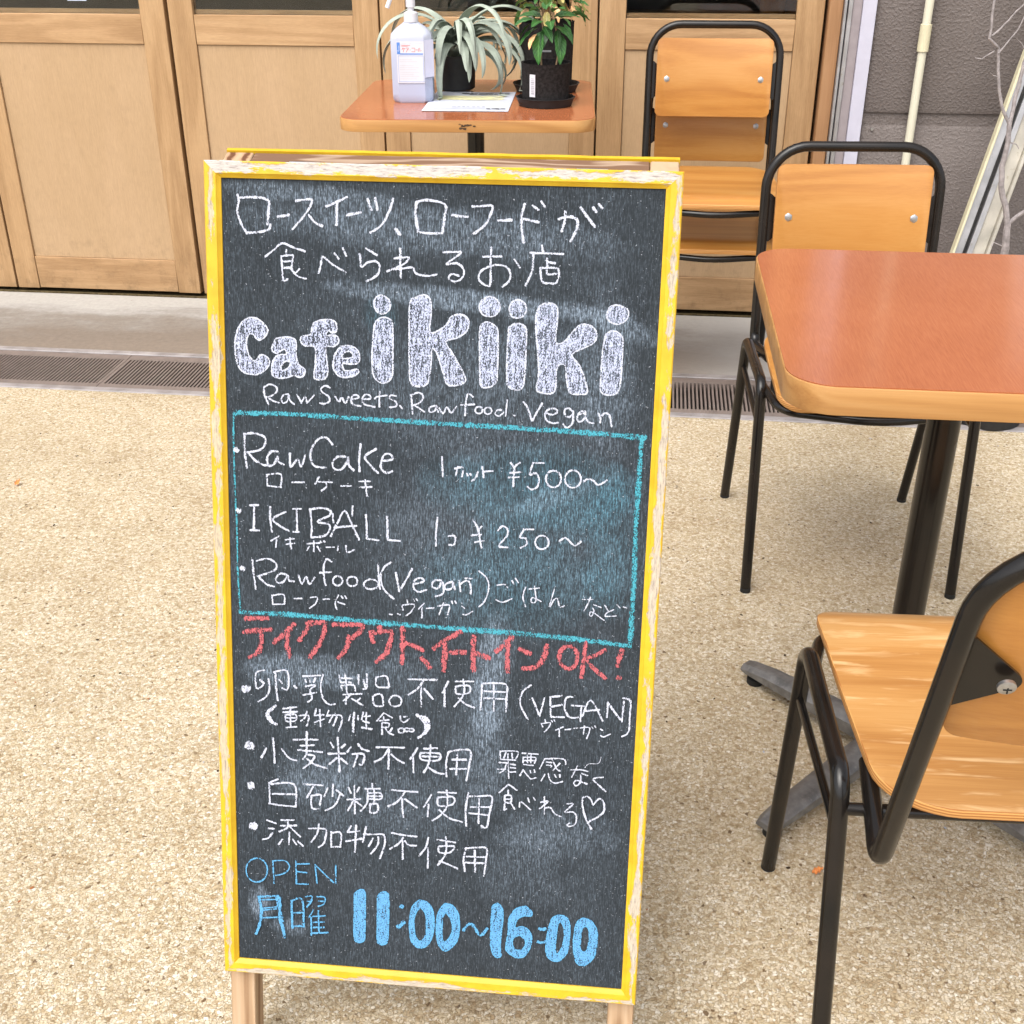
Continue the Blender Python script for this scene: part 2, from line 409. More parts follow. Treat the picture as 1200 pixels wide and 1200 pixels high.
def frame_paint(name, centre, half, strength, primer=(.70, .62, .54), seed=0.0):
    m, nt, b = new_mat(name, .55, .4)
    uv = nd(nt, 'UVMap')
    x = nd(nt, 'SeparateXYZ', {'Vector': uv}, out=0); a = nd(nt, 'SeparateXYZ', {'Vector': uv}, out=1)
    vv = nd(nt, 'CombineXYZ', {'X': mth(nt, 'ADD', x, seed), 'Y': mth(nt, 'MULTIPLY', a, .016), 'Z': seed})
    n1 = noise(nt, scaled(nt, vv, (.35, 1, 1)), 60, 5, .72)
    n0 = noise(nt, scaled(nt, vv, (1, 1, 1)), 9, 2, .5)
    k = mth(nt, 'SUBTRACT', strength, mth(nt, 'DIVIDE', mth(nt, 'ABSOLUTE', mth(nt, 'SUBTRACT', a, centre)), half))
    k = mth(nt, 'ADD', k, mth(nt, 'MULTIPLY', mth(nt, 'SUBTRACT', n1, .5), 5.0))
    k = mth(nt, 'ADD', k, mth(nt, 'MULTIPLY', mth(nt, 'SUBTRACT', n0, .5), 2.6))
    worn = ramp(nt, k, [(.36, 0.0), (.62, 1.0)])
    fine = noise(nt, scaled(nt, vv, (.16, 1, 1)), 520, 5, .8)
    under = ramp(nt, fine, [(.36, (.24, .20, .18)), (.46, tuple(c * .78 for c in primer)), (.60, primer)])
    yel = ramp(nt, noise(nt, vv, 40, 3), [(.3, (.56, .33, .012)), (.7, (.66, .43, .022))])
    setin(nt, b.inputs['Base Color'], mix(nt, worn, yel, under))
    setin(nt, b.inputs['Roughness'], mth(nt, 'MULTIPLY_ADD', worn, .35, .42))
    bump(nt, b, mth(nt, 'MULTIPLY_ADD', worn, -.8, mth(nt, 'MULTIPLY', fine, .4)), .5, .0012)
    return m
M_ftop = frame_paint('worn_paint_top', .30, .42, 1.0, (.56, .51, .47), .3)
M_frear = frame_paint('yellow_paint_rear', .3, .3, -2.2, (.70, .62, .5), 6.0)
M_fleft = frame_paint('worn_paint_left', .38, .38, .95, (.56, .46, .32), 1.3)
M_fright = frame_paint('worn_paint_right', .32, .36, 1.05, (.54, .46, .36), 2.7)
M_fbot = frame_paint('worn_paint_bottom', .22, .34, .8, (.54, .46, .36), 4.1)

def slate_mat():
    m, nt, b = new_mat('chalkboard_slate', .8, .12)
    v = coords(nt)
    grain = noise(nt, scaled(nt, v, (1, .09, 1)), 1150, 3, .7)
    spk = noise(nt, scaled(nt, v, (1, .45, 1)), 620, 3, .7)
    mot = noise(nt, v, 14, 4, .6)
    dust = mth(nt, 'MULTIPLY_ADD', noise(nt, scaled(nt, v, (1, .35, 1)), 9, 3, .6), .34, .0)
    x = nd(nt, 'SeparateXYZ', {'Vector': v}, out=0); y = nd(nt, 'SeparateXYZ', {'Vector': v}, out=1)
    wob = noise(nt, v, 22, 3, .6)
    def blob(cx, cy, rx, ry, rot, s):
        c, q = math.cos(R(rot)), math.sin(R(rot))
        dx = mth(nt, 'SUBTRACT', x, cx); dy = mth(nt, 'SUBTRACT', y, cy)
        a = mth(nt, 'DIVIDE', mth(nt, 'ADD', mth(nt, 'MULTIPLY', dx, c), mth(nt, 'MULTIPLY', dy, q)), rx)
        bb = mth(nt, 'DIVIDE', mth(nt, 'SUBTRACT', mth(nt, 'MULTIPLY', dy, c), mth(nt, 'MULTIPLY', dx, q)), ry)
        d = mth(nt, 'ADD', mth(nt, 'MULTIPLY', a, a), mth(nt, 'MULTIPLY', bb, bb))
        d = mth(nt, 'ADD', d, mth(nt, 'MULTIPLY', mth(nt, 'SUBTRACT', wob, .5), 1.6))
        return mth(nt, 'MULTIPLY', ramp(nt, d, [(.12, 1.0), (1.0, 0.0)]), s)
    tot = dust
    for bl in BLOBS: tot = mth(nt, 'ADD', tot, blob(*bl))
    teal = 0.0
    for bl in TEALS: teal = mth(nt, 'ADD', teal, blob(*bl))
    # dust sits in the vertical grain of the board
    g = ramp(nt, mth(nt, 'MULTIPLY_ADD', grain, .62, mth(nt, 'MULTIPLY', spk, .38)), [(.38, 0.08), (.50, .45), (.66, 2.6)])
    f = mth(nt, 'MULTIPLY', tot, g)
    base = ramp(nt, mot, [(.3, (.015, .018, .021)), (.7, (.023, .028, .033))])
    col = mix(nt, mth(nt, 'MINIMUM', mth(nt, 'MULTIPLY', f, .52), .85), base, (.27, .34, .43))
    col = mix(nt, mth(nt, 'MINIMUM', mth(nt, 'MULTIPLY', mth(nt, 'MULTIPLY', teal, g), .21), .5), col, (.10, .36, .50))
    fleck = ramp(nt, noise(nt, v, 520, 2, .5), [(.71, 0.0), (.75, .8)])
    col = mix(nt, fleck, col, (.42, .45, .52))
    setin(nt, b.inputs['Base Color'], col)
    bump(nt, b, grain, .12, .0006)
    return m
BLOBS = [(.10, .83, .10, .010, -3, .5), (.22, .80, .20, .026, -3, .45), (.26, .735, .17, .012, -4, .75), (.40, .715, .06, .012, -16, .45), (.28, .65, .16, .08, 0, .22),
         (.30, .50, .17, .10, 0, .20), (.095, .352, .085, .022, -2, .62), (.19, .355, .05, .03, 0, .25), (.285, .36, .022, .085, -6, .75),
         (.275, .28, .035, .09, 0, .35), (.040, .085, .014, .024, 0, .75), (.075, .058, .024, .012, 0, .5), (.18, .215, .12, .055, 0, .28),
         (.10, .235, .05, .035, 0, .30), (.36, .19, .07, .03, 0, .30), (.39, .66, .03, .10, 0, .25), (.32, .15, .05, .06, 0, .18), (.34, .55, .07, .012, 22, .35)]
TEALS = [(.33, .55, .10, .055, 0, .75), (.30, .46, .11, .06, 0, .55), (.24, .56, .04, .03, 0, .35), (.17, .72, .02, .02, 0, .35), (.40, .50, .03, .09, 0, .6)]
M_slate = slate_mat()

def chalk_mat(name, col, cover=.5, streak=False):
    m, nt, b = new_mat(name, .95, .05)
    v = coords(nt); uv = nd(nt, 'UVMap'); a = nd(nt, 'SeparateXYZ', {'Vector': uv}, out=1)
    n = noise(nt, scaled(nt, v, (1, .5, 1)), 1150, 2, .6)
    n2 = noise(nt, scaled(nt, v, (1, .6, 1)), 260, 3, .6)
    t = mth(nt, 'MULTIPLY_ADD', n2, .48, mth(nt, 'MULTIPLY', n, .52))
    if streak:
        s = noise(nt, scaled(nt, v, (1, .16, 1), rot=(0, 0, R(9))), 480, 2, .6)
        t = mth(nt, 'MULTIPLY_ADD', s, .45, mth(nt, 'MULTIPLY', n, .55))
    e = mth(nt, 'POWER', mth(nt, 'ABSOLUTE', a), 3.0)
    th = mth(nt, 'MULTIPLY_ADD', e, .15, .53 - cover * .22)
    al = ramp(nt, mth(nt, 'ADD', mth(nt, 'SUBTRACT', t, th), .5), [(.465, .04), (.535, 1.0)])
    setin(nt, b.inputs['Base Color'], mix(nt, ramp(nt, n, [(.4, 0.0), (.6, 1.0)]), tuple(c * .72 for c in col), col))
    setin(nt, b.inputs['Alpha'], al)
    return m
CH = {'white': chalk_mat('white_chalk', (.56, .59, .70), .52), 'teal': chalk_mat('teal_chalk', (.075, .34, .43), .30),
      'pink': chalk_mat('pink_chalk', (.47, .125, .14), .36), 'blue': chalk_mat('blue_chalk', (.12, .36, .62), .5)}
CHF = {'white': chalk_mat('white_chalk_fill', (.46, .50, .66), .17, True), 'blue': chalk_mat('blue_chalk_fill', (.13, .35, .62), .40, True)}

def leaf_mat(name, c1, c2, vein, rough=.3):
    m, nt, b = new_mat(name, rough, .5)
    v = randoff(nt, coords(nt)); uv = nd(nt, 'UVMap')
    y = mth(nt, 'ABSOLUTE', mth(nt, 'SUBTRACT', nd(nt, 'SeparateXYZ', {'Vector': uv}, out=1), .5)); x = nd(nt, 'SeparateXYZ', {'Vector': uv}, out=0)
    col = ramp(nt, noise(nt, v, 45, 4), [(.32, c1), (.68, c2)])
    rib = ramp(nt, mth(nt, 'SINE', mth(nt, 'MULTIPLY_ADD', x, 48, mth(nt, 'MULTIPLY', y, -26))), [(.86, 0.0), (1.0, .6)])
    mid = ramp(nt, y, [(.015, .9), (.05, 0.0)])
    col = mix(nt, mth(nt, 'MAXIMUM', rib, mid), col, vein)
    r = nd(nt, 'ObjectInfo', out='Random')
    hs = nt.nodes.new('ShaderNodeHueSaturation'); setin(nt, hs.inputs['Color'], col); setin(nt, hs.inputs['Value'], mth(nt, 'MULTIPLY_ADD', r, .8, .6))
    setin(nt, b.inputs['Base Color'], hs.outputs[0])
    b.inputs['Transmission Weight'].default_value = 0.0
    bump(nt, b, rib, .4, .002)
    return m
M_leafg = leaf_mat('dark_green_leaf', (.018, .075, .018), (.045, .15, .03), (.12, .30, .09), .36)
M_leafy = leaf_mat('variegated_leaf', (.22, .30, .06), (.62, .48, .16), (.72, .62, .30), .4)
M_leafp = leaf_mat('pink_orange_leaf', (.62, .30, .12), (.76, .46, .24), (.70, .60, .30), .4)
M_leaft = leaf_mat('fresh_green_leaf', (.10, .25, .05), (.25, .45, .12), (.5, .6, .3), .35)
M_air = plain('silver_green_leaf', (.36, .41, .345), .75, .2, var=.18, sc=30)
M_bottle = None
def bottle_mat():
    m, nt, b = new_mat('milky_bottle', .32, .5)
    z = nd(nt, 'SeparateXYZ', {'Vector': coords(nt)}, out=2)
    setin(nt, b.inputs['Base Color'], ramp(nt, z, [(.100, (.42, .46, .60)), (.160, (.52, .55, .65))]))
    b.inputs['Subsurface Weight'].default_value = .35; b.inputs['Subsurface Radius'].default_value = (.03, .03, .04)
    return m
M_bottle = bottle_mat()
M_cap = plain('white_plastic', (.66, .67, .72), .35, .5, var=.02)
def glass_mat():
    m, nt, b = new_mat('window_glass', .02, .5)
    b.inputs['Base Color'].default_value = (.93, .96, .95, 1); b.inputs['Transmission Weight'].default_value = 1.0; b.inputs['IOR'].default_value = 1.45
    return m
M_glass = glass_mat()

# ---------------------------------------------------------------- setting
def struct(name, bm, m, parent=None, flat=True, **k):
    o = obj(name, bm, m, parent, flat=flat, **k); o['kind'] = 'structure'; return o
bm = NB(); box(bm, -25, 25, -25, 2.785, -.30, 0.0); struct('ground', bm, M_ground)
bm = NB(); box(bm, -6, 6, 3.088, 3.597, -.30, 0.001, .004); apron = struct('concrete_threshold', bm, M_conc)
bm = NB(); box(bm, -6, 6, 2.812, 3.06, -.20, -.10); struct('drain_channel', bm, M_rubber)
bm = NB(); box(bm, -6, 6, 2.785, 2.812, -.25, 0.003, .002); struct('drain_edge_front', bm, M_edge)
bm = NB(); box(bm, -6, 6, 3.062, 3.088, -.25, 0.003, .002); struct('drain_edge_back', bm, M_edge)
# far side of the street behind the photographer is open ground; the building goes on upward
where = ['at the far left edge of the photo', 'behind the left side of the chalkboard', 'between the chalkboard and the round-cornered table', 'at the far right behind the dining table']
for i, x0 in enumerate([-2.478, -1.478, -.478, .522]):
    t = thing('drain_grate', 'brown grey slotted steel drain grate section ' + where[i], 'drain grate', (x0, 2.812, 0), group='slotted grates along the drain')
    bm = NB()
    box(bm, .001, .999, 0.001, .030, -.02, 0); box(bm, .001, .999, .214, .249, -.02, 0)
    box(bm, .001, .010, .0305, .2135, -.02, -.0005); box(bm, .990, .999, .0305, .2135, -.02, -.0005)
    obj('frame', bm, M_lip, t, flat=True)
    bm = NB(); k = .0155
    while k < .986: box(bm, k, k + .0050, .0302, .2138, -.024, -.0008); k += .0105
    obj('bars', bm, M_lip, t, flat=True, kind='stuff')
bm = NB(); box(bm, -6, .49, 3.597, 3.70, -.20, -.012); box(bm, -6, .49, 3.612, 3.618, -.012, .000); struct('door_track', bm, M_sill)
# interior room seen through the glass
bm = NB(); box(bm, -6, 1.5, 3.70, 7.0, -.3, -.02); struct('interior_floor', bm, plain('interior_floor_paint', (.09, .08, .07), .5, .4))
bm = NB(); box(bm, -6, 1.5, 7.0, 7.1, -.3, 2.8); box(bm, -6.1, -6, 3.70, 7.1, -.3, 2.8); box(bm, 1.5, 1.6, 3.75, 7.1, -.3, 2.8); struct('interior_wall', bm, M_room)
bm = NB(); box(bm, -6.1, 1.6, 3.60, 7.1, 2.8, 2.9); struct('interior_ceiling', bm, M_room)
bm = NB(); box(bm, -6, 3.5, 3.60, 3.70, 2.06, 3.4, .003); struct('upper_facade', bm, M_wall)

# sliding doors
def door(x0, x1, label, gapl=.0015, gapr=.0015, thick=.036):
    t = thing('wooden_door', label, 'door', ((x0 + x1) / 2, 3.64, 0), group='glazed timber doors along the facade')
    w2 = (x1 - x0) / 2; a = -w2 + gapl; b = w2 - gapr; sw = .076
    for q0, q1 in ((a, a + sw), (b - sw, b)):
        bm = NB(); box(bm, q0, q1, 0, thick, 0.002, 2.05, .0015); obj('stile', bm, M_door, t)
    for z0, z1, n in ((0.004, .110, 'bottom_rail'), (.776, .860, 'middle_rail'), (1.96, 2.048, 'top_rail')):
        bm = NB(); box(bm, a + sw + .0006, b - sw - .0006, .0015, thick - .001, z0, z1, .0015); obj(n, bm, M_doorh, t)
    bm = NB(); box(bm, a + sw + .001, b - sw - .001, .007, .016, .111, .775); obj('panel', bm, M_panel, t)
    bm = NB(); box(bm, a + sw + .001, b - sw - .001, .014, .019, .861, 1.959); obj('glass_pane', bm, M_glass, t)
    for z, h in ((.861, .012),):
        bm = NB(); box(bm, a + sw + .001, b - sw - .001, .0205, .030, z, z + h, .001); obj('glazing_bead', bm, M_doorh, t)
    return t
door(-3.418, -2.773, 'timber door wholly beyond the left edge of the photo')
door(-2.770, -2.125, 'timber door cut off by the left edge of the photo')
door(-2.122, -1.478, 'timber door left of the chalkboard with its whole lower panel in view', gapr=.004)
door(-1.474, -.831, 'timber door whose lower right is hidden by the chalkboard and sanitizer bottle', gapl=.004)
door(-.829, -.190, 'timber door behind the small table with the potted plants')
door(-.188, .444, 'timber door behind the stacked chairs, rightmost of the doors')
# jamb and strips at the right of the doors
t = thing('door_frame', 'brown and aluminium door jamb strips beside the grey wall', 'door frame', (.445, 3.62, 0))
bm = NB(); box(bm, .006, .043, -.012, .08, 0, 2.05, .002); obj('jamb', bm, M_jamb, t)
bm = NB(); box(bm, .044, .052, -.028, .08, 0, 2.05, .001); box(bm, .0545, .066, -.034, .08, 0, 2.05, .001); obj('aluminium_strip', bm, M_alu, t)
bm = NB(); box(bm, .0665, .092, -.028, .08, 0, 2.05, .001); obj('mauve_strip', bm, M_mauve, t)
bm = NB(); box(bm, .0925, .130, -.036, .08, 0, 2.05, .001); obj('white_strip', bm, M_white, t)
# grey wall with a horizontal joint
wl = thing('grey_wall', 'grey brown stucco block wall right of the doors with a horizontal joint', 'wall', (.5755, 3.60, 0))
def wallpiece(z0, z1, bz=.012):
    bm = NB(); box(bm, 0, 2.9, 0, .25, z0, z1, bz, 2); obj('wall_block', bm, M_wall, wl)
wallpiece(-.1, .587); wallpiece(.617, 1.30); wallpiece(1.33, 2.058)
bm = NB(); box(bm, 0.002, 2.89, .010, .2, .580, .624); box(bm, 0.002, 2.89, .010, .2, 1.29, 1.34); obj('joint', bm, M_wall, wl)
bm = NB(); tube(bm, [(.012 + .02, .002, .575), (.032, -.006, .575)], .004); obj('screw', bm, M_steel, wl)
# pipe
t = thing('downpipe', 'thin cream plastic pipe running up the grey wall with a coupling', 'pipe', (.712, 3.580, 0))
bm = NB(); tube(bm, [(0, 0, 0), (0, 0, 2.05)], .0118, 20); obj('pipe', bm, M_pvc, t)
bm = NB(); lathe(bm, [(.0119, .787), (.0155, .788), (.0155, .857), (.0119, .858)], 24); obj('coupling', bm, M_pvc2, t)

# leaning aluminium sash frame
def leaning():
    base = Vector((.772, 3.36, 0)); 
    t = thing('aluminium_frame', 'weathered aluminium window frame member leaning diagonally against the grey wall', 'window frame', base)
    d = Vector((.332, .215, 1.5)).normalized(); side = Vector((.93, 0, 0)); side = (side - d * side.dot(d)).normalized(); nn = d.cross(side)
    M4 = Matrix((( side.x, d.x, nn.x, 0), (side.y, d.y, nn.y, 0), (side.z, d.z, nn.z, 0), (0, 0, 0, 1)))
    if nn.y > 0: pass
    s = -1 if (M4 @ Vector((0, 0, 1))).y > 0 else 1
    def rl(n, x0, x1, z0, z1, m):
        bm = NB(); box(bm, x0, x1, 0, 1.62, min(s * z0, s * z1), max(s * z0, s * z1), .001)
        for v in bm.verts: v.co = M4 @ v.co
        obj(n, bm, m, t)
    rl('rail', 0, .007, 0, .030, M_pvc2); rl('rail', .0075, .030, 0, .018, M_alu); rl('glazing_channel', .0305, .040, 0, .006, M_dark)
    rl('rail', .0405, .056, 0, .020, M_alu); rl('rail', .0565, .090, 0, .012, M_aluw); rl('rail', .0905, .100, 0, .026, M_aluw)
leaning()

# ---------------------------------------------------------------- A-frame chalkboard
BO = Vector((-0.42508702, 0.86019203, 0.14118265)); BU = Vector((0.9997557, 0.02119167, -0.00628187)); BV = Vector((0.000366542, 0.26827242, 0.96334302)); BN = Vector((0.0221001, -0.96310998, 0.26819911))
BW, BL = .45, .8584
T0 = Vector((-.2, 1.09, 0))
board = thing('sandwich_board', 'yellow framed A-frame chalkboard menu covered in white, pink and blue handwriting', 'chalkboard', T0)
def basis(o, x, y, z): return Matrix(((x.x, y.x, z.x, o.x), (x.y, y.y, z.y, o.y), (x.z, y.z, z.z, o.z), (0, 0, 0, 1)))
MF = Matrix.Translation(-T0) @ basis(BO, BU, BV, BN)
hn = Vector((BN.x, BN.y, 0)).normalized()
refl = lambda v: v - 2 * v.dot(hn) * hn
V2, N2 = refl(BV), refl(BN)
PD = .029; FT = .017; RFT = .006
H = BO + BV * BL - BN * (FT + PD + .001)
O2 = H + BU * BW - V2 * BL + N2 * (RFT + PD + .001)
MR = Matrix.Translation(-T0) @ basis(O2, -BU, V2, N2)
def rail_mesh(side, FT):
    """mitred frame moulding; side b/t/l/r; UV = (metres along, 0 outer .. 1 inner)"""
    w = .0155; prof = [(0, -FT), (0, -.0012), (.0012, 0), (w - .0042, 0), (w - .003, -.0014), (w, -.0036), (w, -FT)]
    bm = NB(); uvl = bm.loops.layers.uv.new('UVMap'); rows = []; info = {}
    Lx, Ly = BW, BL; L = Lx if side in 'bt' else Ly; n = 26
    for k in range(n + 1):
        row = []
        for a, z in prof:
            s = a + (L - 2 * a) * k / n
            wob = (mnoise.noise(Vector((s * 30, ord(side), 0))) * .0006) if a < .002 else 0
            aa = a + wob
            p = {'b': (s, aa), 't': (s, Ly - aa), 'l': (aa, s), 'r': (Lx - aa, s)}[side]
            v = bm.verts.new((p[0], p[1], z)); info[v] = (s, a / w); row.append(v)
        rows.append(row)
    for r0, r1 in zip(rows, rows[1:]):
        for i in range(len(prof)):
            j = (i + 1) % len(prof)
            if i == len(prof) - 1: continue
            bm.faces.new((r0[i], r0[j], r1[j], r1[i]))
        bm.faces.new((r0[0], r0[-1], r1[-1], r1[0]))
    bm.faces.new(rows[0]); bm.faces.new(rows[-1])
    for f in bm.faces:
        for lp in f.loops: lp[uvl].uv = info[lp.vert]
    return bm
def board_side(Mx, front):
    FT = globals()['FT'] if front else RFT
    for s, m in (('t', M_ftop if front else M_frear), ('b', M_fbot), ('l', M_fleft), ('r', M_fright)):
        o = obj('frame_rail', rail_mesh(s, FT), m, board); o.matrix_basis = Mx
    bm = NB(); box(bm, .0150, BW - .0150, .0150, BL - .0150, -FT + .001 if not front else -.0100, -.0050 if front else -.0038)
    sl = obj('chalk_panel', bm, M_slate, board, flat=True); sl.matrix_basis = Mx
    gz = -.1466
    for u0 in (.0005, BW - .0285):
        bm = NB(); vs = box(bm, u0, u0 + .028, gz + .008, BL - .0015, -FT - PD, -FT - .0005, .0012)
        for f in bm.faces:
            if f.calc_center_median().y > BL - .003: f.material_index = 1
        o = obj('leg', bm, [M_rawwood, M_end], board); o.matrix_basis = Mx
    for v0, v1 in ((BL - .040, BL - .0018), (.004, .040)):
        bm = NB(); box(bm, .0290, BW - .0290, v0, v1, -FT - PD + .001, -FT - .0007, .001)
        o = obj('cross_bar', bm, M_rawwoodx, board); o.matrix_basis = Mx
    return sl
slate = board_side(MF, True)
board_side(MR, False)
for u in (.07, .35):
    bm = NB(); box(bm, u, u + .03, BL - .0014, BL + .0002, -FT - 2 * PD + .008, -FT - .008, .0003)
    tube(bm, [(u, BL + .0016, -FT - PD - .001), (u + .03, BL + .0016, -FT - PD - .001)], .0022, 10)
    o = obj('hinge', bm, M_steel, board); o.matrix_basis = MF

